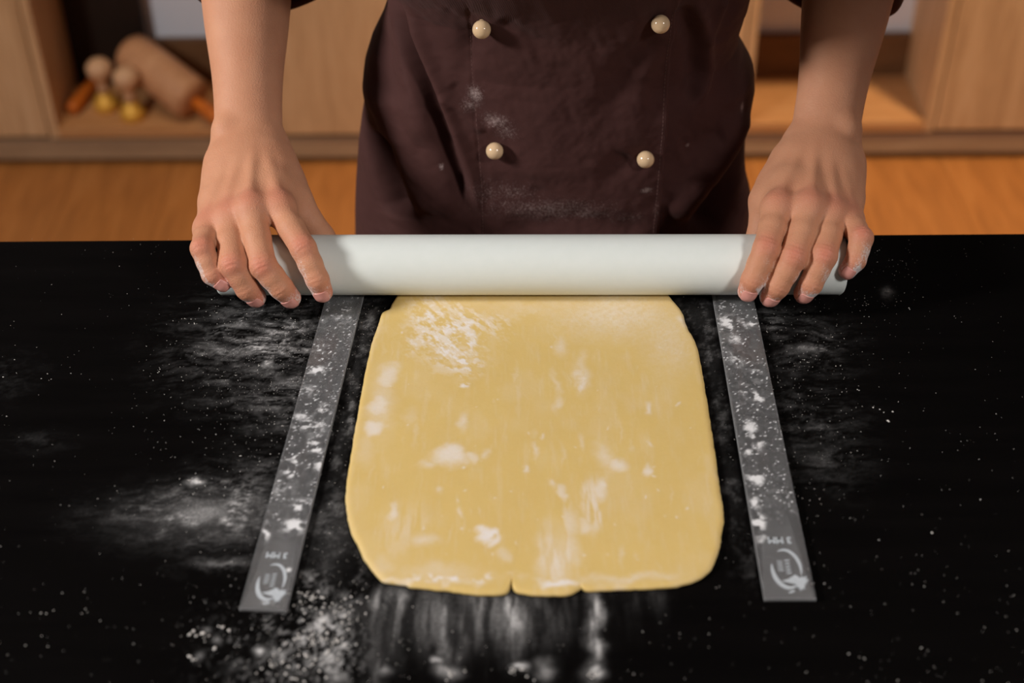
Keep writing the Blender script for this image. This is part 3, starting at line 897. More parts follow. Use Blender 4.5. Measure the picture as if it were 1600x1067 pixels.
# ------------------------------------------------------------------ 3 mm guide strips
def guide_strip(nl, nr, fl, fr, far_extra, blobs, label, seed):
    """corner places on the photo (near-left, near-right, far-left, far-right) of the top face"""
    T = 0.003; z = TZ + 0.0001
    q = [on_z(*p_, z + T) for p_ in (nl, nr, fl, fr)]
    n_ = (q[0] + q[1]) / 2; f_ = (q[2] + q[3]) / 2
    d = (f_ - n_) / np.linalg.norm(f_ - n_); s_ = np.array([d[1], -d[0], 0])
    wn = abs((q[1] - q[0]) @ s_); wf = abs((q[3] - q[2]) @ s_); w = (wn + wf) / 2
    L = np.linalg.norm(f_ - n_) + far_extra
    t = link('guide_strip', None, loc=(n_[0], n_[1], z)); t.rotation_euler = (0, 0, math.atan2(d[1], d[0]) - math.pi / 2)
    tag(t, label, 'guide strip', 'clear rolling guide strips beside the dough')
    xs = np.linspace(-w / 2, w / 2, 26); ys = np.linspace(0, L, 330)
    X, Y = np.meshgrid(xs, ys, indexing='ij'); nx, ny = X.shape
    V = np.stack([X, Y, np.full_like(X, T)], -1).reshape(-1, 3)
    I = np.arange(nx * ny).reshape(nx, ny)
    Q = np.stack([I[:-1, :-1], I[1:, :-1], I[1:, 1:], I[:-1, 1:]], -1).reshape(-1, 4)
    rim = np.concatenate([I[:, 0], I[-1, 1:], I[::-1, -1][1:], I[0, ::-1][1:-1]]); n = len(rim)
    bs = V[rim].copy(); sg = np.stack([np.sign(bs[:, 0]) * (abs(bs[:, 0]) > w / 2 - 1e-6), np.where(bs[:, 1] < 1e-6, -1, np.where(bs[:, 1] > L - 1e-6, 1, 0)), np.zeros(n)], 1)
    allV = [V]; Fs = [Q]; prev = rim; off = len(V)
    for (e, dz) in ((0.0003, 0.0003), (0.0003, 0.0027), (0.0, 0.003)):
        cur = np.arange(off, off + n); off += n; allV.append(bs + sg * e - [0, 0, dz])
        Fs.append(np.stack([prev, np.roll(prev, -1), np.roll(cur, -1), cur], 1)[:, ::-1]); prev = cur
    allV.append(np.array([[0, L / 2, 0.0]])); Fs.append(np.stack([prev, np.roll(prev, -1), np.full(n, off)], 1)[:, ::-1])
    Vl = np.concatenate(allV)
    me = mesh_np('strip', Vl, Fs)
    Wx = n_[0] + Vl[:, 0] * s_[0] + Vl[:, 1] * d[0]; Wy = n_[1] + Vl[:, 0] * s_[1] + Vl[:, 1] * d[1]
    f = np.zeros(len(Vl)); cl = fbm(Wx * 260, Wy * 260, seed, 4); c2 = fbm(Wx * 600, Wy * 600, seed + 5, 3)
    for (px, py, sx, sy, g) in blobs:
        f = np.maximum(f, blob(Wx, Wy, px, py, sx, sy, z + T) * g * (0.15 + 1.1 * sstep(0.36, 0.62, cl)))
    f = np.maximum(f, (0.20 * sstep(0.42, 0.75, c2) + 0.55 * sstep(0.70, 0.80, fbm(Wx * 1000, Wy * 1000, seed + 9, 2))) * (0.3 + 0.7 * sstep(0.050, 0.075, Vl[:, 1])))
    float_attr(me, 'flour', np.clip(f, 0, 1) * (Vl[:, 2] > 0.0029))
    so = link('strip', me, M['acrylic'], t); me.materials.append(M['edge'])
    mi = np.zeros(len(me.polygons), np.int32); mi[len(Q) + n:len(Q) + 2 * n] = 1
    me.polygons.foreach_set('material_index', mi)
    # printed mark: "3 MM" read from the far side, and a ring emblem with whisk and splash
    cu = bpy.data.curves.new('mark', 'FONT'); cu.body = '3 MM'; cu.size = 0.0064; cu.align_x = 'CENTER'; cu.align_y = 'CENTER'; cu.extrude = 0.00002; cu.offset = 0.00022
    to = bpy.data.objects.new('mark', cu); COL.objects.link(to)
    dg = bpy.context.evaluated_depsgraph_get(); tm = bpy.data.meshes.new_from_object(to.evaluated_get(dg))
    bpy.data.objects.remove(to)
    k = w / 0.0305
    lo = link('lettering', tm, M['print'], t, (0.0, 0.0475 * k, T + 0.00006), (0, 0, math.pi))
    lo.scale = (k, k * 1.15, 1)
    tag(lo, 'frosted upside-down lettering reading 3 MM')
    # emblem
    bm_ = bmesh.new()

    def crescent(cx, cy, rx, ry, a0, a1, th):
        prev_ = None
        for i in range(41):
            u_ = i / 40; a_ = R(a0 + (a1 - a0) * u_); hw = th * (math.sin(math.pi * u_) ** 0.7) + 0.00012
            pi_ = bm_.verts.new((cx + (rx - hw) * math.cos(a_), cy + (ry - hw) * math.sin(a_), 0)); po = bm_.verts.new((cx + (rx + hw) * math.cos(a_), cy + (ry + hw) * math.sin(a_), 0))
            if prev_:
                bm_.faces.new((prev_[0], prev_[1], po, pi_))
            prev_ = (pi_, po)
    crescent(0.001, 0.0235, 0.0088, 0.0155, 165, 300, 0.0015)
    crescent(0.001, 0.0235, 0.0088, 0.0155, -20, 115, 0.0011)

    def poly(pts_):
        bm_.faces.new([bm_.verts.new((x, y, 1.5e-5 * (1 + len(bm_.faces) % 7))) for x, y in pts_])
    # splash: spiky star at the lower right of the ring
    st_ = []
    for i in range(26):
        a_ = 2 * math.pi * i / 26; r_ = (0.0052 if i % 2 else 0.0036) * (1 + 0.25 * math.sin(3 * a_))
        st_.append((0.0078 + r_ * math.cos(a_), 0.0125 + 1.15 * r_ * math.sin(a_)))
    poly(st_)
    poly([(-0.0035, 0.0135), (0.001, 0.0150), (0.0055, 0.0185), (0.0072, 0.0172), (0.005, 0.0110), (0.001, 0.0118)])
    poly([(-0.0005, 0.0045), (0.003, 0.0062), (0.0035, 0.0050), (0.0002, 0.0034)])
    # faint figure inside: stacked lines
    for i in range(7):
        poly([(-0.0042, 0.0215 + i * 0.0013), (-0.0008, 0.0215 + i * 0.0013), (-0.0008, 0.0220 + i * 0.0013), (-0.0042, 0.0220 + i * 0.0013)])
    for i in range(5):
        poly([(0.0005, 0.0190 + i * 0.0026), (0.0036, 0.0195 + i * 0.0026), (0.0036, 0.0204 + i * 0.0026), (0.0005, 0.0200 + i * 0.0026)])
    for f__ in bm_.faces:
        if f__.normal.z < 0: f__.normal_flip()
    em = bpy.data.meshes.new('emblem'); bm_.to_mesh(em); bm_.free()
    eo = link('emblem', em, M['print'], t, (0, 0, T + 0.00008)); eo.scale = (k, k, 1)
    tag(eo, 'frosted ring emblem with a splash')
    return t


LB = [(545, 480, 14, 10, .35), (530, 500, 30, 14, .3), (495, 578, 14, 7, .75), (520, 545, 20, 10, .3), (505, 640, 14, 10, .6), (485, 665, 30, 14, .55), (500, 690, 22, 10, .7), (470, 718, 16, 9, .95), (495, 700, 12, 8, .8),
      (500, 725, 10, 12, .7), (455, 740, 14, 8, .7), (470, 790, 18, 10, .8), (478, 787, 12, 7, .9), (460, 822, 18, 14, .75), (417, 828, 8, 18, .7), (440, 765, 30, 20, .3), (452, 890, 7, 4, .7), (420, 940, 12, 5, .6), (480, 610, 20, 10, .4), (470, 650, 12, 9, .5)]
RB = [(1140, 505, 18, 14, .7), (1160, 510, 10, 8, .5), (1148, 530, 12, 8, .55), (1175, 505, 7, 5, .8), (1182, 580, 7, 6, .6), (1150, 560, 18, 20, .35), (1185, 620, 10, 10, .8), (1165, 610, 14, 14, .35), (1172, 668, 12, 12, .65), (1180, 690, 14, 14, .7),
      (1168, 705, 8, 10, .6), (1180, 745, 14, 12, .85), (1185, 752, 10, 6, .7), (1182, 785, 9, 9, .85), (1185, 815, 12, 14, .9), (1180, 600, 30, 60, .2), (1215, 775, 30, 30, .16), (1190, 840, 12, 18, .4)]
guide_strip((374, 951), (447, 951), (508, 470), (566, 466), 0.045, LB, 'clear flour-covered guide strip beside the left edge of the dough', 131)
guide_strip((1195, 934), (1275, 934), (1116, 470), (1178, 470), 0.045, RB, 'clear guide strip beside the right edge of the dough', 177)

# ------------------------------------------------------------------ loose flour grains and crumbs on the table
def flour_grains():
    oct_v = np.array([[1, 0, 0], [0, 1, 0], [-1, 0, 0], [0, -1, 0], [0, 0, 1], [0, 0, -0.6]], float)
    oct_f = np.array([[0, 1, 4], [1, 2, 4], [2, 3, 4], [3, 0, 4], [1, 0, 5], [2, 1, 5], [3, 2, 5], [0, 3, 5]])
    P = []; S = []

    def addp(px, py, size):
        p_ = on_z(px, py, TZ); P.append(p_[:2]); S.append(size)
    # scattered specks across the board, thicker near the work
    n = 0
    while n < 3800:
        px, py = rng.uniform(-20, 1620), rng.uniform(372, 1075)
        c = 0.022 + 0.5 * math.exp(-((px - 470) / 150) ** 2 - ((py - 560) / 140) ** 2) + 0.25 * math.exp(-((px - 1240) / 90) ** 2 - ((py - 580) / 170) ** 2) + \
            0.35 * math.exp(-((px - 480) / 110) ** 2 - ((py - 960) / 90) ** 2) + 0.10 * math.exp(-((px - 1390) / 90) ** 2 - ((py - 440) / 60) ** 2)
        if rng.uniform() < c:
            addp(px, py, abs(rng.normal(0, 0.00014)) + 0.00008); n += 1
    for (px, py, k, sp, s_) in ((1390, 407, 14, 16, .00035), (1350, 475, 18, 16, .0004), (1387, 660, 2, 2, .0009), (1372, 640, 2, 6, .0007), (1343, 613, 2, 3, .0006), (1388, 645, 2, 4, .0007), (1424, 485, 2, 3, .0008), (1455, 832, 2, 3, .0008),
                                (300, 990, 4, 8, .0012), (325, 1000, 5, 12, .0013), (345, 985, 3, 8, .0012), (305, 1030, 3, 5, .0012), (75, 590, 5, 5, .0004), (245, 580, 4, 4, .0005), (300, 505, 5, 6, .0005), (280, 500, 4, 6, .0005),
                                (450, 1050, 30, 25, .0009), (500, 1000, 60, 28, .0009), (530, 960, 50, 25, .0008), (480, 940, 30, 16, .0008), (810, 1050, 12, 14, .0008), (700, 1050, 10, 14, .0008), (930, 1052, 8, 7, .0008),
                                (1450, 1020, 3, 8, .0005), (1350, 1030, 2, 5, .0006), (1325, 1022, 2, 4, .0006), (1270, 910, 3, 10, .0006), (130, 960, 3, 10, .0005), (70, 955, 3, 10, .0006), (340, 775, 10, 25, .0005), (310, 755, 14, 12, .0005)):
        for i in range(k):
            addp(px + rng.normal(0, sp), py + rng.normal(0, sp * 0.6), s_ * rng.uniform(0.35, 1.1))
    P = np.array(P); S = np.array(S)
    n = len(P); ang = rng.uniform(0, 6.28, n); asp = rng.uniform(0.6, 1.5, n)
    ca, sa = np.cos(ang), np.sin(ang)
    lv = oct_v[None] * np.stack([S * asp, S / asp, S * 0.6], 1)[:, None, :]
    x = lv[..., 0] * ca[:, None] - lv[..., 1] * sa[:, None] + P[:, 0:1]; y = lv[..., 0] * sa[:, None] + lv[..., 1] * ca[:, None] + P[:, 1:2]
    zz = lv[..., 2] + TZ + 0.0002 + S[:, None] * 0.3
    V = np.stack([x, y, zz], -1).reshape(-1, 3)
    F = (oct_f[None] + (np.arange(n) * 6)[:, None, None]).reshape(-1, 3)
    me = mesh_np('flour_grains', V - [0, 0.6, TZ], F)
    return tag(link('flour_grains', me, M['flour_grain'], None, (0, 0.6, TZ)), 'white flour grains scattered over the black table', 'flour', kind='stuff')


flour_grains()

# ================================================================== THE PERSON
PU = FPX / D_PIN                              # pixels per metre at the pin
CY_PIN = 414.0


def J(px, py, w):
    """a joint seen at a photo place, w metres nearer to the camera than the pin's axis"""
    return at_depth(px, py, D_PIN - w)


def wrap(px, py, clear):
    """a joint resting on the front of the pin, its centre `clear` metres off the pin's skin"""
    u = (CY_PIN - py) / PU; rc = RP + clear
    return J(px, py, math.sqrt(max(rc * rc - u * u, 1e-6)))


def unit(v):
    return v / np.linalg.norm(v)


def radial(p):
    """direction away from the pin's axis"""
    q = p - PIN_C; q = q - pin_dir * (q @ pin_dir)
    return unit(q)


def make_hand(fing, thumb, wrist, elbow, side):
    """fing: four lists of joints (knuckle, middle joint, end joint, tip) ; side=+1 when the thumb lies towards +x"""
    upv = np.array([0, 0, 1.0])
    fore = unit(elbow - wrist)
    hand_dir = unit(fing[1][0] - wrist)
    lat = unit(np.cross(hand_dir, upv)) * side          # towards the thumb
    if lat[0] * side < 0: lat = -lat
    dors = unit(np.cross(lat, hand_dir)); dors = dors if dors[2] > 0 else -dors
    RAD = [(0.0106, 0.0096, 0.0091, 0.0085, 0.0081, 0.0073), (0.0108, 0.0099, 0.0095, 0.0089, 0.0084, 0.0075),
           (0.0104, 0.0096, 0.0094, 0.0086, 0.0081, 0.0073), (0.0096, 0.0086, 0.0082, 0.0075, 0.0071, 0.0063)]
    lato = (0.0145, 0.005, -0.006, -0.0150)
    chains = []
    for i, f in enumerate(fing):
        rr = RAD[i]
        pts = [f[0], f[0] * 0.5 + f[1] * 0.5 + radial(f[1]) * 0.0012, f[1], f[1] * 0.5 + f[2] * 0.5, f[2], f[3]]
        chains.append((pts, rr))
    carp = [wrist + lat * l_ + hand_dir * 0.014 + dors * (0.003 if i in (1, 2) else 0.0) for i, l_ in enumerate(lato)]
    tpts = [thumb[0], thumb[0] * .5 + thumb[1] * .5, thumb[1], thumb[2], thumb[3]]; trad = (0.0150, 0.0145, 0.0115, 0.0100, 0.0086)
    ft_ = [0, 0.03, 0.06, 0.10, 0.15, 0.20, 0.26]
    fw = [0.0256, 0.0252, 0.0262, 0.0318, 0.0365, 0.0345, 0.029]; ft = [0.0185, 0.0195, 0.0225, 0.0275, 0.0335, 0.0335, 0.029]

    def fn(P):
        P = np.asarray(P, float)
        palm = sd_limb(P, wrist, elbow, lat, ft_, fw, ft)
        if ((P - wrist) @ fore).min() > 0.06:
            return palm
        palm = smin(palm, sd_limb(P, wrist, wrist + hand_dir * 0.018, lat, [0, 0.018], [0.0258, 0.0278], [0.0180, 0.0170]), 0.012)
        # palm: four metacarpals and the flesh under them
        mc = None
        for i in range(4):
            a_, b_ = fing[i][0], carp[i]
            d = sd_cap(P, a_, b_, 0.0108 if i < 3 else 0.0098, 0.0130)
            mc = d if mc is None else smin(mc, d, 0.009)
            d = sd_cap(P, a_ - dors * 0.004 - hand_dir * 0.010, b_ - dors * 0.006, 0.0095, 0.012)
            mc = smin(mc, d, 0.008)
        palm = smin(palm, mc, 0.014)
        # heel on the little-finger side, thumb ball and the web to the index finger
        palm = smin(palm, sd_cap(P, carp[3] - dors * 0.003 - lat * 0.003, fing[3][0] * 0.5 + carp[3] * 0.5 - dors * 0.002 - lat * 0.003, 0.012, 0.0105), 0.010)
        th = None
        for k in range(4):
            d = sd_cap(P, tpts[k], tpts[k + 1], trad[k], trad[k + 1])
            th = d if th is None else smin(th, d, 0.005)
        palm = smin(palm, th, 0.014)
        palm = smin(palm, sd_cap(P, tpts[1] * 0.55 + tpts[2] * 0.45, fing[0][0] * 0.55 + carp[0] * 0.45, 0.0075, 0.0095), 0.014)
        # knuckles, tendons, wrist bone
        for i in range(4):
            palm = smin(palm, np.linalg.norm(P - (fing[i][0] + dors * (0.0040 if i == 0 else 0.0032) + hand_dir * 0.001), axis=1) - (0.0088 if i == 0 else 0.0084), 0.009)
            a_ = fing[i][0] + dors * 0.0102 - hand_dir * 0.006; b_ = carp[i] * 0.75 + carp[1] * 0.25 + dors * 0.0128
            palm = smin(palm, sd_cap(P, a_, b_, 0.0016, 0.0008), 0.0060)
        palm = smin(palm, np.linalg.norm(P - (wrist + fore * 0.012 - lat * 0.0155 + dors * 0.0095), axis=1) - 0.0095, 0.008)
        palm = smin(palm, np.linalg.norm(P - (wrist + fore * 0.004 + lat * 0.0165 + dors * 0.002), axis=1) - 0.0095, 0.010)
        fg = None
        for (pts, rr) in chains:
            d = None
            for k in range(5):
                s_ = sd_cap(P, pts[k], pts[k + 1], rr[k], rr[k + 1])
                d = s_ if d is None else smin(d, s_, 0.0022)
            # creases on the back of the joints
            for (q, axn, amp, sp) in ((pts[2], unit(pts[4] - pts[0]), 0.00075, (-0.0046, -0.0015, 0.0015, 0.0044)), (pts[4], unit(pts[5] - pts[2]), 0.00055, (-0.0022, 0.0008))):
                v = P - q; near = (v * v).sum(1) < 0.0165 ** 2
                if near.any():
                    vv = v[near]; t = vv @ axn; ro = np.clip((vv @ radial(q)) / 0.008, 0, 1)
                    side_ = np.abs(vv @ np.cross(axn, radial(q))) / 0.009
                    g = sum(np.exp(-((t - s0 - 0.0012 * side_ ** 2 * np.sign(s0 + 1e-6)) / 0.00072) ** 2) for s0 in sp)
                    d[near] += amp * g * ro * np.clip(1.15 - side_, 0, 1)
            fg = d if fg is None else smin(fg, d, 0.0022)
        return smin(palm, fg, 0.0058)

    def fields(V):
        red = np.zeros(len(V)); fl = np.zeros(len(V))
        for i, f in enumerate(fing):
            for q, s_, g in ((f[0] + dors * 0.012, 0.011, 0.45), (f[1] + radial(f[1]) * 0.008, 0.0085, 0.60), (f[3], 0.011, 0.9), (f[2] + radial(f[2]) * .007, .006, .25)):
                red = np.maximum(red, g * np.exp(-((V - q) ** 2).sum(1) / s_ ** 2))
            # flour: finger ends and the flank away from the thumb
            a_, b_ = f[1], f[3]; ba = b_ - a_; t = np.clip(((V - a_) @ ba) / (ba @ ba), -0.3, 1.3)
            q = V - (a_ + np.clip(t, 0, 1)[:, None] * ba); dd = np.linalg.norm(q, axis=1)
            sidey = -(q @ lat) / 0.008
            low = -(q @ radial(f[2])) / 0.009
            inn = np.exp(-(np.maximum(dd - 0.009, 0) / 0.003) ** 2)
            fl = np.maximum(fl, inn * (0.10 + 0.20 * sstep(0.45, 1.2, t) + 0.26 * sstep(0.0, 0.9, sidey) * sstep(-0.2, 0.5, t) + 0.12 * sstep(0.1, 0.9, low)))
        fl = fl * (0.45 + 1.1 * sstep(0.3, 0.65, fbm(V[:, 0] * 140 + V[:, 2] * 60, V[:, 1] * 140 - V[:, 2] * 90, 501, 4)))
        fl = np.maximum(fl, 0.16 * np.exp(-((V - fing[1][0]) ** 2).sum(1) / 0.045 ** 2))
        return red, fl

    lo = np.min([*[p for f in fing for p in f], *thumb, wrist, elbow], 0) - 0.045
    hi = np.max([*[p for f in fing for p in f], *thumb, wrist, elbow], 0) + 0.045
    V, Q = sdf_mesh(fn, lo, hi, 0.0009)
    red, fl = fields(V)
    # nails: thin plates that follow the finger end
    nails = []
    for i, f in enumerate(fing):
        dr = unit(f[3] - f[2]); ro = radial(f[3]); ro = unit(ro - dr * (ro @ dr)); sd = np.cross(dr, ro)
        rt = RAD[i][5]; na, ns = 13, 11
        aa = np.linspace(-0.80, 0.80, na); ss = np.linspace(-0.0075, rt * 0.85, ns)
        A, S_ = np.meshgrid(aa, ss, indexing='ij')
        A = A * (1 - 0.22 * (np.abs((S_ - 0.001) / 0.008)) ** 3)
        dirs = (np.cos(A)[..., None] * ro + np.sin(A)[..., None] * sd).reshape(-1, 3)
        org = (f[3] + S_.reshape(-1, 1) * dr * 0.55)
        dirs = np.array([unit(x) for x in dirs + dr * np.clip(S_.reshape(-1, 1) / rt, 0, 1) * 0.75])
        loq = np.zeros(len(org)); hiq = np.full(len(org), rt * 1.45)
        for it in range(22):
            mid = (loq + hiq) / 2; ins = fn(org + dirs * mid[:, None]) < 0
            loq = np.where(ins, mid, loq); hiq = np.where(ins, hiq, mid)
        top = org + dirs * (loq + 0.00030)[:, None]; bot = org + dirs * (loq - 0.0006)[:, None]
        I = np.arange(na * ns).reshape(na, ns)
        q = np.stack([I[:-1, :-1], I[:-1, 1:], I[1:, 1:], I[1:, :-1]], -1).reshape(-1, 4)
        rim = np.concatenate([I[:, 0], I[-1, 1:], I[::-1, -1][1:], I[0, ::-1][1:-1]])
        nv = np.concatenate([top, bot[rim]]); cur = np.arange(na * ns, na * ns + len(rim))
        skirt = np.stack([rim, np.roll(rim, -1), np.roll(cur, -1), cur], 1)
        nails.append((nv, [q, skirt]))
    return V, Q, red, fl, nails


# ---- the hand on the left of the photo (thumb towards +x)
hl_f = [[J(437, 328, 0.004), wrap(474, 388, 0.0090), wrap(496, 437, 0.0080), wrap(504, 456, 0.0073)],
        [J(393, 330, 0.009), wrap(411, 415, 0.0094), wrap(439, 449, 0.0084), wrap(454, 465, 0.0074)],
        [J(358, 344, 0.004), wrap(364, 413, 0.0092), wrap(386, 451, 0.0082), wrap(400, 464, 0.0072)],
        [J(327, 360, 0.001), J(316, 388, 0.0285), wrap(331, 429, 0.0072), wrap(348, 442, 0.0062)]]
hl_t = [J(424, 264, -0.044), J(463, 315, -0.028), J(501, 372, -0.029), J(521, 398, -0.031)]
hl_w = J(389, 240, -0.050)
hl_e = hl_w + np.array([-0.012, 0.185, 0.140])
# ---- the hand on the right (thumb towards -x)
hr_f = [[J(1215, 328, 0.006), wrap(1197, 388, 0.0094), wrap(1176, 438, 0.0082), wrap(1168.5, 455, 0.0074)],
        [J(1264, 327, 0.009), wrap(1240, 402, 0.0096), wrap(1215, 447, 0.0084), wrap(1203, 463, 0.0075)],
        [J(1300, 339, 0.005), wrap(1287, 400, 0.0092), wrap(1267, 444, 0.0082), wrap(1256, 458, 0.0072)],
        [J(1325, 348, 0.000), J(1346, 372, 0.0270), J(1337, 407, 0.0280), J(1324, 423, 0.0245)]]
hr_t = [J(1236, 264, -0.044), J(1196, 315, -0.028), J(1189, 372, -0.029), J(1183, 398, -0.031)]
hr_w = J(1284, 238, -0.050)
hr_e = hr_w + np.array([0.050, 0.185, 0.140])
# ---- jacket: real widths of the torso taken where its outline stands
YC = 1.075
OUT_L = [(365, 555), (320, 555), (270, 557), (215, 561), (175, 566), (152, 570), (125, 567), (95, 570), (65, 579), (30, 596), (0, 606), (-40, 612)]
OUT_R = [(365, 1169), (330, 1170), (290, 1171), (262, 1164), (235, 1163), (180, 1170), (125, 1178), (98, 1176), (70, 1160), (50, 1151), (20, 1157), (0, 1163), (-40, 1172)]
zl = [(on_y(px, py, YC)[2], on_y(px, py, YC)[0]) for py, px in OUT_L]
zr = [(on_y(px, py, YC)[2], on_y(px, py, YC)[0]) for py, px in OUT_R]
CXT = (zl[0][1] + zr[0][1]) / 2
top = [(1.10, 0.158), (1.18, 0.168), (1.28, 0.178), (1.35, 0.170), (1.395, 0.125), (1.43, 0.070)]
zl = [(0.66, zl[0][1] - 0.006)] + zl + [(z, CXT - w_) for z, w_ in top]
zr = [(0.66, zr[0][1] + 0.006)] + zr + [(z, CXT + w_) for z, w_ in top]
zl = np.array(zl); zr = np.array(zr)
DEP = np.array([(0.66, 0.118), (0.80, 0.114), (0.90, 0.110), (1.00, 0.104), (1.10, 0.116), (1.20, 0.130), (1.27, 0.120), (1.35, 0.090), (1.395, 0.066), (1.43, 0.055)])


def torso_at(z):
    l_ = np.interp(z, zl[:, 0], zl[:, 1]); r_ = np.interp(z, zr[:, 0], zr[:, 1]); d_ = np.interp(z, DEP[:, 0], DEP[:, 1])
    return (l_ + r_) / 2, (r_ - l_) / 2, d_


EXPN = 2.35


def yc_at(z):
    return YC - 0.34 * ((np.asarray(z) - 1.055) + np.sqrt((np.asarray(z) - 1.055) ** 2 + 0.035 ** 2)) + 0.004




def base_hit(px, py):
    d = ray(px, py); t = np.linspace(0.85, 1.35, 2500); P = CAM + d * t[:, None]
    c, a_, b_ = torso_at(P[:, 2])
    ins = (np.abs((P[:, 0] - c) / a_) ** EXPN + np.abs((P[:, 1] - yc_at(P[:, 2])) / b_) ** EXPN) < 1
    return P[np.argmax(ins)] if ins.any() else P[-1]


def pl_dist(X, Z, pts):
    """signed distance (positive on the right going down) and progress along a polyline in the front plane"""
    best = np.full(X.shape, 9.0); sg = np.zeros(X.shape); pr = np.zeros(X.shape); n = len(pts) - 1
    for i in range(n):
        a_, b_ = pts[i], pts[i + 1]; ba = b_ - a_; L2 = ba @ ba
        t = np.clip(((X - a_[0]) * ba[0] + (Z - a_[1]) * ba[1]) / L2, 0, 1)
        dx = X - a_[0] - t * ba[0]; dz = Z - a_[1] - t * ba[1]; d = np.sqrt(dx * dx + dz * dz)
        cr = -(ba[0] * dz - ba[1] * dx)
        m = d < best
        best = np.where(m, d, best); sg = np.where(m, np.sign(-cr), sg); pr = np.where(m, (i + t) / n, pr)
    return best * sg, pr


def front(pp):
    return [base_hit(px, py)[[0, 2]] for px, py in pp]


# (places, ridge height, ridge width, valley depth, valley width, valley offset (+ = right), start/end strength)
FOLDS = [
    (front([(632, 2), (664, 80), (690, 146), (716, 215), (738, 275), (751, 350)]), 0.0060, 0.0055, 0.0105, 0.0065, -0.0110, 1.0, 0.5),
    (front([(690, 142), (724, 172), (758, 210)]), 0.0030, 0.0042, 0.0022, 0.006, 0.009, 0.9, 0.7),
    (front([(612, -10), (630, 70), (652, 150), (668, 230)]), 0.0062, 0.0100, 0.0040, 0.010, -0.022, 0.9, 0.4),
    (front([(600, 130), (640, 230), (690, 345)]), 0.0070, 0.020, 0.0, 0.01, 0, 0.6, 1.0),
    (front([(590, 200), (606, 270), (628, 345)]), 0.0, 0.01, 0.0110, 0.012, 0.0, 0.6, 1.0),
    (front([(775, 30), (835, 64), (900, 120)]), 0.0, 0.006, 0.0032, 0.008, 0.0, 1.0, 0.1),
    (front([(745, 36), (725, 100), (722, 150)]), 0.0, 0.006, 0.0034, 0.009, 0.0, 1.0, 0.1),
    (front([(1010, 38), (950, 90), (905, 180)]), 0.0020, 0.012, 0.0042, 0.012, 0.016, 1.0, 0.2),
    (front([(1030, 50), (1000, 130), (985, 220)]), 0.0022, 0.010, 0.0022, 0.010, 0.015, 0.9, 0.3),
    (front([(985, 240), (950, 275), (930, 330)]), 0.0, 0.008, 0.0034, 0.010, 0.0, 1.0, 0.1),
    (front([(1085, -5), (1102, 55), (1106, 110), (1088, 168)]), 0.0048, 0.0050, 0.0050, 0.007, -0.010, 0.9, 0.7),
    (front([(1138, -5), (1118, 40), (1104, 75)]), 0.0030, 0.004, 0.0030, 0.006, 0.009, 1.0, 0.3),
    (front([(1168, 165), (1140, 228), (1090, 300), (1050, 350)]), 0.0075, 0.016, 0.0095, 0.016, 0.024, 0.8, 1.0),
    (front([(1060, 235), (1100, 220), (1130, 205)]), 0.0, 0.01, 0.0032, 0.009, 0.0, 0.5, 0.6),
    (front([(770, 362), (900, 345), (1020, 358)]), 0.0, 0.01, 0.0045, 0.012, 0.0, 0.7, 0.7),
    (front([(860, 60), (850, 180), (860, 300)]), 0.0026, 0.030, 0.0, 0.01, 0.0, 0.6, 1.0),
]
PLK = front([(1068, -30), (1056, 30), (1048, 90), (1041, 200), (1033, 290), (1026, 362)])
SEAM = front([(728, -20), (734, 100), (745, 220), (751, 300), (752, 362)])
PLK = [PLK[0] + (PLK[0] - PLK[1]) * 6] + PLK + [PLK[-1] + (PLK[-1] - PLK[-2]) * 3]
SEAM = [SEAM[0] + (SEAM[0] - SEAM[1]) * 4] + SEAM + [SEAM[-1] + (SEAM[-1] - SEAM[-2]) * 3]
BTN = [(754, 30), (1030, 25), (774, 229), (1007, 242)]
BTN_XZ = [base_hit(px, py)[[0, 2]] for px, py in BTN]


def jacket_disp(X, Z, frontness):
    d = np.zeros_like(X)
    for (pts, A_, wr, Bv, wv, off, s0, s1) in FOLDS:
        s_, pr = pl_dist(X, Z, pts)
        dd = np.abs(s_)
        st = (s0 + (s1 - s0) * pr) * sstep(0.0, 0.16, pr) * sstep(1.0, 0.84, pr) * 1.5
        d += st * A_ * np.exp(-(s_ / wr) ** 2)
        # the valley beside the ridge dies out past the ends of the fold
        endf = np.ones_like(X)
        d -= st * Bv * np.exp(-((s_ - off) / wv) ** 2) * endf
    for b_ in BTN_XZ:
        d -= 0.0030 * np.exp(-(((X - b_[0]) / 0.016) ** 2 + ((Z - b_[1]) / 0.011) ** 2))
    u, v = X * 100, Z * 100
    d += 0.0050 * (fbm(u * 0.16, v * 0.10, 201, 3) - 0.5) + 0.0034 * (fbm(u * 0.5 + v * 0.2, v * 0.32, 207, 3) - 0.5) + 0.0009 * (fbm(u * 1.4, v * 1.6, 213, 2) - 0.5)
    s_, pr = pl_dist(X, Z, PLK)
    d += 0.0024 * sstep(0.0007, -0.0007, s_) * np.exp(-(np.minimum(s_, 0) / 0.09) ** 2) + 0.0006 * np.exp(-((s_ + 0.0012) / 0.0012) ** 2)
    s_, pr = pl_dist(X, Z, SEAM)
    d -= 0.0007 * np.exp(-(s_ / 0.0011) ** 2)
    return d * frontness


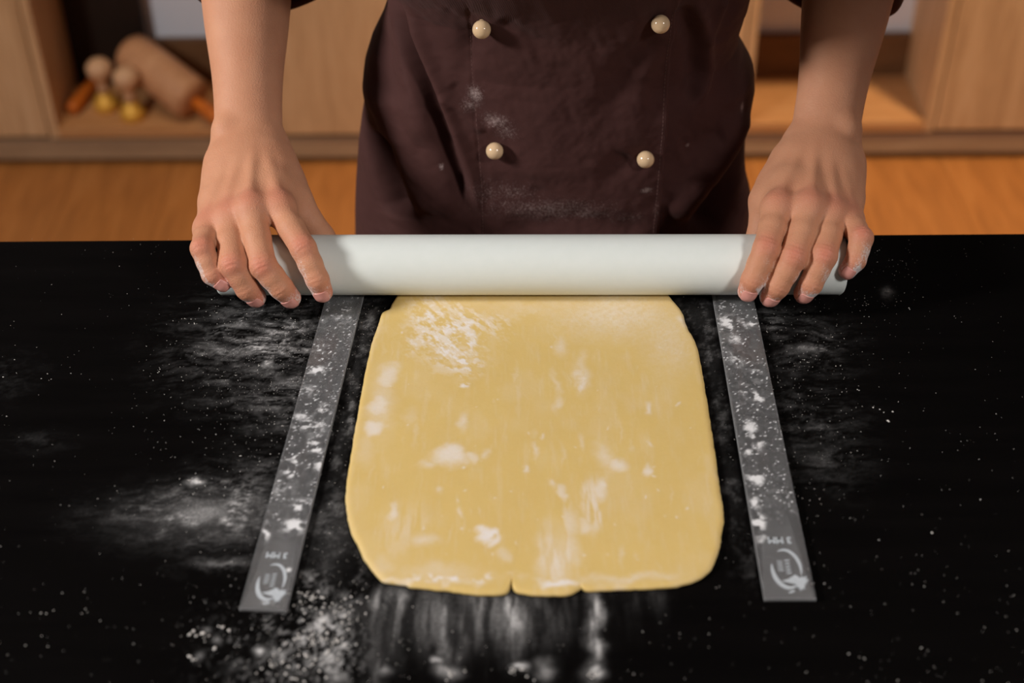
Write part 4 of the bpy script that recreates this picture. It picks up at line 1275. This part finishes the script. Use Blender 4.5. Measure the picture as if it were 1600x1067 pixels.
def jacket_pts(X_or_phi, Z):
    """phi: 0 = front (towards the camera), +- pi = back"""
    c, a_, b_ = torso_at(Z)
    sn, cs = np.sin(X_or_phi), np.cos(X_or_phi)
    r_ = (np.abs(sn / a_) ** EXPN + np.abs(cs / b_) ** EXPN) ** (-1 / EXPN)
    x = c + r_ * sn; y = yc_at(Z) - r_ * cs
    nx = np.sign(sn) * np.abs(sn * r_ / a_) ** (EXPN - 1) / a_; ny = -np.sign(cs) * np.abs(cs * r_ / b_) ** (EXPN - 1) / b_
    nl = np.sqrt(nx * nx + ny * ny); nx /= nl; ny /= nl
    fr = sstep(-0.05, 0.30, cs)
    dd = jacket_disp(x, Z, fr)
    return np.stack([x + nx * dd, y + ny * dd, Z], -1)


phis = np.concatenate([np.linspace(-math.pi, -1.75, 30, endpoint=False), np.linspace(-1.75, 1.75, 430, endpoint=False), np.linspace(1.75, math.pi, 30, endpoint=False)])
zs = np.concatenate([np.linspace(0.66, 0.78, 20, endpoint=False), np.arange(0.78, 1.07, 0.0012), np.linspace(1.07, 1.43, 40)])
PH, ZZ = np.meshgrid(phis, zs, indexing='ij')
JV = jacket_pts(PH, ZZ)
npj, nzj = PH.shape
I = np.arange(npj * nzj).reshape(npj, nzj); In = np.roll(I, -1, 0)
JQ = np.stack([I[:, :-1], In[:, :-1], In[:, 1:], I[:, 1:]], -1).reshape(-1, 4)
person = link('person', None, loc=(CXT, YC, 0)); tag(person, 'person in a dark brown double-breasted jacket pressing a rolling pin with both hands', 'person')
P0 = np.array([CXT, YC, 0])
jme = mesh_np('jacket', JV.reshape(-1, 3) - P0, JQ)
jx, jz = JV[..., 0].ravel(), JV[..., 2].ravel()
jfl = np.zeros(len(jx))
for (px, py, sx, sz, g) in ((742, 150, 14, 16, .55), (735, 165, 18, 12, .4), (775, 190, 26, 14, .45), (790, 205, 22, 16, .35), (760, 300, 50, 30, .27), (860, 328, 130, 24, .36), (920, 335, 60, 14, .36), (1010, 295, 12, 5, .55),
                            (690, 258, 5, 5, .6), (1025, 330, 8, 20, .3), (1160, 168, 4, 7, .7), (980, 340, 40, 14, .3), (900, 220, 120, 80, .12), (800, 300, 60, 20, .3), (1075, 230, 4, 4, .5)):
    q = base_hit(px, py); k_ = 1 / 1900.0
    jfl = np.maximum(jfl, g * np.exp(-((jx - q[0]) / (sx * k_)) ** 2 - ((jz - q[2]) / (sz * k_ * 1.2)) ** 2))
float_attr(jme, 'flour', 1.0 * jfl * (JV[..., 1].ravel() < YC))
jacket = link('jacket', jme, M['jacket'], person)
bvh = BVHTree.FromPolygons([tuple(v) for v in JV.reshape(-1, 3)], [tuple(q) for q in JQ.tolist()])


def jacket_hit(px, py):
    d = Vector(ray(px, py)).normalized()
    loc, nrm, _, _ = bvh.ray_cast(Vector(CAM), d)
    if nrm.y > 0: nrm = -nrm
    return loc, nrm


for k, (px, py) in enumerate(BTN):
    lc, nr_ = jacket_hit(px, py + 4)
    rb = 0.0068
    prof = [(0, -0.0035), (0.0018, -0.0035), (0.0021, -0.0010), (0.0026, 0.0002)]
    for a_ in np.linspace(-68, 90, 18):
        prof.append((max(rb * math.cos(R(a_)), 0), 0.0064 + rb * math.sin(R(a_))))
    ax_ = (Vector((nr_.x * 0.4, nr_.y, nr_.z)).normalized() + Vector((0, 0, -0.55 if k == 0 else 0.05))).normalized()
    bo = lathe('button', prof, 40, M['button'], jacket, lc - Vector(P0) - ax_ * 0.0006)
    bo.rotation_mode = 'QUATERNION'; bo.rotation_quaternion = ax_.to_track_quat('Z', 'Y')
    if k == 0: bo['label'] = 'ivory ball button drooping on its stem'

# stitching along the edge of the front flap
cyl = []
stv = []; stf = []


def stitch_line(pts, off, step, ln, rad_):
    pts = np.array(pts); z0, z1 = pts[-1, 1], min(pts[0, 1], 1.06)
    za = np.arange(max(z0, 0.76), z1, step); zz = np.concatenate([za, za + ln])
    x = np.interp(zz, pts[::-1, 1], pts[::-1, 0]) + off
    lo_ = np.full(len(zz), -1.5); hi_ = np.full(len(zz), 1.5)
    for it in range(26):
        m_ = (lo_ + hi_) / 2; p_ = jacket_pts(m_, zz); b_ = p_[:, 0] < x
        lo_ = np.where(b_, m_, lo_); hi_ = np.where(b_, hi_, m_)
    p_ = p_ + [0, -0.0001, 0]
    for a_, b_ in zip(p_[:len(za)], p_[len(za):]):
        t = unit(b_ - a_); s_ = unit(np.cross(t, [0, -1, 0])); n_ = np.cross(s_, t); b0 = len(stv)
        for q in (a_, a_ * 0.5 + b_ * 0.5, b_):
            for an in range(5):
                stv.append(q + rad_ * (math.cos(an * 1.2566) * s_ + math.sin(an * 1.2566) * n_))
        for r_ in range(2):
            for an in range(5):
                stf.append((b0 + r_ * 5 + an, b0 + r_ * 5 + (an + 1) % 5, b0 + (r_ + 1) * 5 + (an + 1) % 5, b0 + (r_ + 1) * 5 + an))


stitch_line(PLK, -0.0030, 0.0034, 0.0022, 0.00028)
stitch_line(SEAM, 0.0012, 0.0034, 0.0020, 0.00022)
sto = link('stitching', mesh_np('stitching', np.array(stv) - P0, np.array(stf)), M['thread'], jacket); sto['kind'] = 'stuff'


# sleeves and rolled cuffs
def tube(name, path, radii, seg, mat, parent, squash=None, caps=False):
    path = [np.asarray(p, float) for p in path]
    # Catmull-Rom refine
    pts, rr = [], []
    n = len(path)
    for i in range(n - 1):
        p0, p1, p2, p3 = path[max(i - 1, 0)], path[i], path[i + 1], path[min(i + 2, n - 1)]
        for t in np.linspace(0, 1, 14, endpoint=(i == n - 2)):
            pts.append(0.5 * ((2 * p1) + (-p0 + p2) * t + (2 * p0 - 5 * p1 + 4 * p2 - p3) * t * t + (-p0 + 3 * p1 - 3 * p2 + p3) * t ** 3))
            rr.append(radii[i] + (radii[i + 1] - radii[i]) * t)
    V = []
    up_ = np.array([1.0, 0, 0])
    for i, p in enumerate(pts):
        t = unit(pts[min(i + 1, len(pts) - 1)] - pts[max(i - 1, 0)])
        s_ = unit(up_ - t * (up_ @ t)); n_ = np.cross(t, s_)
        for k in range(seg):
            a_ = 2 * math.pi * k / seg
            r_ = rr[i] * (1 + 0.05 * math.sin(3 * a_ + i * 0.55) + 0.04 * math.sin(5 * a_ - i * 0.9))
            V.append(p + r_ * (math.cos(a_) * s_ + math.sin(a_) * n_))
    m = len(pts); I = np.arange(m * seg).reshape(m, seg)
    Q = np.stack([I[:-1], np.roll(I[:-1], -1, 1), np.roll(I[1:], -1, 1), I[1:]], -1).reshape(-1, 4)
    me = mesh_np(name, np.array(V) - P0, Q)
    float_attr(me, 'flour', np.zeros(len(V)))
    return link(name, me, mat, parent)


def roll_ring(name, c, axis, r_, th, ln, parent):
    """rolled-up cuff: a thick soft band"""
    axis = unit(axis); s_ = unit(np.array([1.0, 0, 0]) - axis * axis[0]); n_ = np.cross(axis, s_)
    V = []; na, nb = 72, 20
    for i in range(na):
        a_ = 2 * math.pi * i / na
        rr = r_ * (1 + 0.04 * math.sin(2 * a_ + 0.6) + 0.03 * math.sin(5 * a_))
        for j in range(nb):
            b_ = 2 * math.pi * j / nb
            e = np.sign(math.cos(b_)) * abs(math.cos(b_)) ** 0.7
            f_ = np.sign(math.sin(b_)) * abs(math.sin(b_)) ** 0.7
            V.append(c + (rr + th * e) * (math.cos(a_) * s_ + math.sin(a_) * n_) + axis * ln * f_)
    I = np.arange(na * nb).reshape(na, nb); In = np.roll(I, -1, 0)
    Q = np.stack([I, In, np.roll(In, -1, 1), np.roll(I, -1, 1)], -1).reshape(-1, 4)
    me = mesh_np(name, np.array(V) - P0, Q); float_attr(me, 'flour', np.zeros(len(V)))
    return link(name, me, M['jacket'], parent)


for (w_, e_, sd) in ((hl_w, hl_e, -1), (hr_w, hr_e, 1)):
    fd = unit(e_ - w_)
    sh = np.array([CXT + sd * 0.150, 0.935, 1.335]); mid = np.array([CXT + sd * 0.21, 1.00, 1.24])
    cuff_c = w_ + fd * 0.160 + np.array([-sd * 0.012, 0.004, -0.006])
    tube('sleeve', [sh, mid, e_ + np.array([-sd * 0.012, 0.02, 0.035]), e_ + np.array([-sd * 0.014, 0.008, -0.004]), cuff_c], [0.070, 0.068, 0.066, 0.065, 0.055], 48, M['jacket'], jacket)
    roll_ring('cuff', cuff_c, fd + np.array([sd * 0.12, 0, 0.1]), 0.0500, 0.0065, 0.018, jacket)

# ---- body: hands and forearms at fine resolution, torso, upper arms, neck and head coarser, one mesh
VA, QA, ra, fa, nails_a = make_hand(hl_f, hl_t, hl_w, hl_e, +1)
VB, QB, rb_, fb, nails_b = make_hand(hr_f, hr_t, hr_w, hr_e, -1)
HC = np.array([CXT, 0.83, 1.56])


def trunk(P):
    X = np.array([1.0, 0, 0])
    d = sd_loft(P, [np.array([CXT, float(yc_at(z)), z]) for z in (0.92, 1.05, 1.20, 1.33)], [X] * 4, [0.125, 0.120, 0.140, 0.125], [0.082, 0.080, 0.085, 0.066])
    for (e_, sd) in ((hl_e, -1), (hr_e, 1)):
        sh = np.array([CXT + sd * 0.148, 0.935, 1.335])
        d = smin(d, sd_cap(P, sh, e_, 0.044, 0.029), 0.03)
        d = smin(d, sd_cap(P, e_, e_ + (hl_w - hl_e if sd < 0 else hr_w - hr_e) * 0.3, 0.029, 0.029), 0.01)
    d = smin(d, sd_cap(P, np.array([CXT, 0.92, 1.36]), HC + [0, 0.03, -0.07], 0.052, 0.048), 0.03)
    h = sd_ell(P, HC + [0, 0.012, 0.02], np.array([0.074, 0.094, 0.098]))
    h = smin(h, sd_ell(P, HC + [0, -0.022, -0.055], np.array([0.054, 0.062, 0.062])), 0.035)
    h = smin(h, sd_cap(P, HC + [0, -0.082, 0.012], HC + [0, -0.098, -0.022], 0.007, 0.012), 0.012)
    for sd in (-1, 1):
        h = smin(h, sd_ell(P, HC + [sd * 0.074, 0.02, -0.008], np.array([0.009, 0.018, 0.030])), 0.008)
        h = np.maximum(h, -(np.linalg.norm(P - (HC + [sd * 0.031, -0.092, 0.012]), axis=1) - 0.013))
        h = smin(h, np.linalg.norm(P - (HC + [sd * 0.031, -0.076, 0.012]), axis=1) - 0.012, 0.003)
    h = smin(h, sd_cap(P, HC + [-0.018, -0.080, -0.055], HC + [0.018, -0.080, -0.055], 0.006, 0.006), 0.006)
    return smin(d, h, 0.02)


VC, QC = sdf_mesh(trunk, (-0.40, 0.70, 0.80), (0.46, 1.28, 1.72), 0.005)
Vb = np.concatenate([VA, VB, VC]) - P0
Qb = np.concatenate([QA, QB + len(VA), QC + len(VA) + len(VB)])
bme = mesh_np('body', Vb, Qb)
z_ = np.zeros(len(VC))
float_attr(bme, 'red', np.concatenate([ra, rb_, z_])); float_attr(bme, 'flour', np.concatenate([fa, fb, z_]))
body = link('body', bme, M['skin'], person)
for (nv, nf) in nails_a + nails_b:
    link('fingernail', mesh_np('fingernail', nv - P0, nf), M['nail'], body)


def hair_fn(P):
    h = sd_ell(P, HC + [0, 0.030, 0.034], np.array([0.084, 0.100, 0.100]))
    face = sd_ell(P, HC + [0, -0.10, -0.05], np.array([0.075, 0.10, 0.125]))
    h = np.maximum(h, -face)
    h = np.maximum(h, -(P[:, 2] - (HC[2] - 0.045)))
    return smin(h, np.linalg.norm(P - (HC + [0, 0.135, 0.03]), axis=1) - 0.036, 0.012)


VH, QH = sdf_mesh(hair_fn, HC - 0.2, HC + 0.22, 0.004)
link('hair', mesh_np('hair', VH - P0, QH), M['hair'], person)


def trousers_fn(P):
    X = np.array([1.0, 0, 0])
    d = sd_loft(P, [np.array([CXT, YC, z]) for z in (0.82, 0.94)], [X] * 2, [0.138, 0.128], [0.09, 0.085])
    for sd in (-1, 1):
        d = smin(d, sd_cap(P, np.array([CXT + sd * 0.075, YC, 0.80]), np.array([CXT + sd * 0.085, YC + 0.01, 0.46]), 0.078, 0.060), 0.02)
        d = smin(d, sd_cap(P, np.array([CXT + sd * 0.085, YC + 0.01, 0.46]), np.array([CXT + sd * 0.09, YC + 0.03, 0.10]), 0.060, 0.054), 0.02)
    return d


VT, QT = sdf_mesh(trousers_fn, (CXT - 0.25, 0.9, 0.0), (CXT + 0.25, 1.26, 1.08), 0.006)
link('trousers', mesh_np('trousers', VT - P0, QT), M['trouser'], person)
for sd in (-1, 1):
    cs = np.array([CXT + sd * 0.09, YC - 0.03, 0.0])

    def shoe_fn(P):
        d = sd_cap(P, cs + [0, 0.06, 0.045], cs + [0, -0.09, 0.032], 0.044, 0.036)
        d = smin(d, sd_cap(P, cs + [0, 0.06, 0.05], cs + [0, 0.06, 0.10], 0.044, 0.046), 0.02)
        return np.maximum(d, 0.002 - P[:, 2])
    VS, QS = sdf_mesh(shoe_fn, cs + [-0.07, -0.16, -0.01], cs + [0.07, 0.14, 0.17], 0.005)
    link('shoe', mesh_np('shoe', VS - P0, QS), M['shoe'], person)
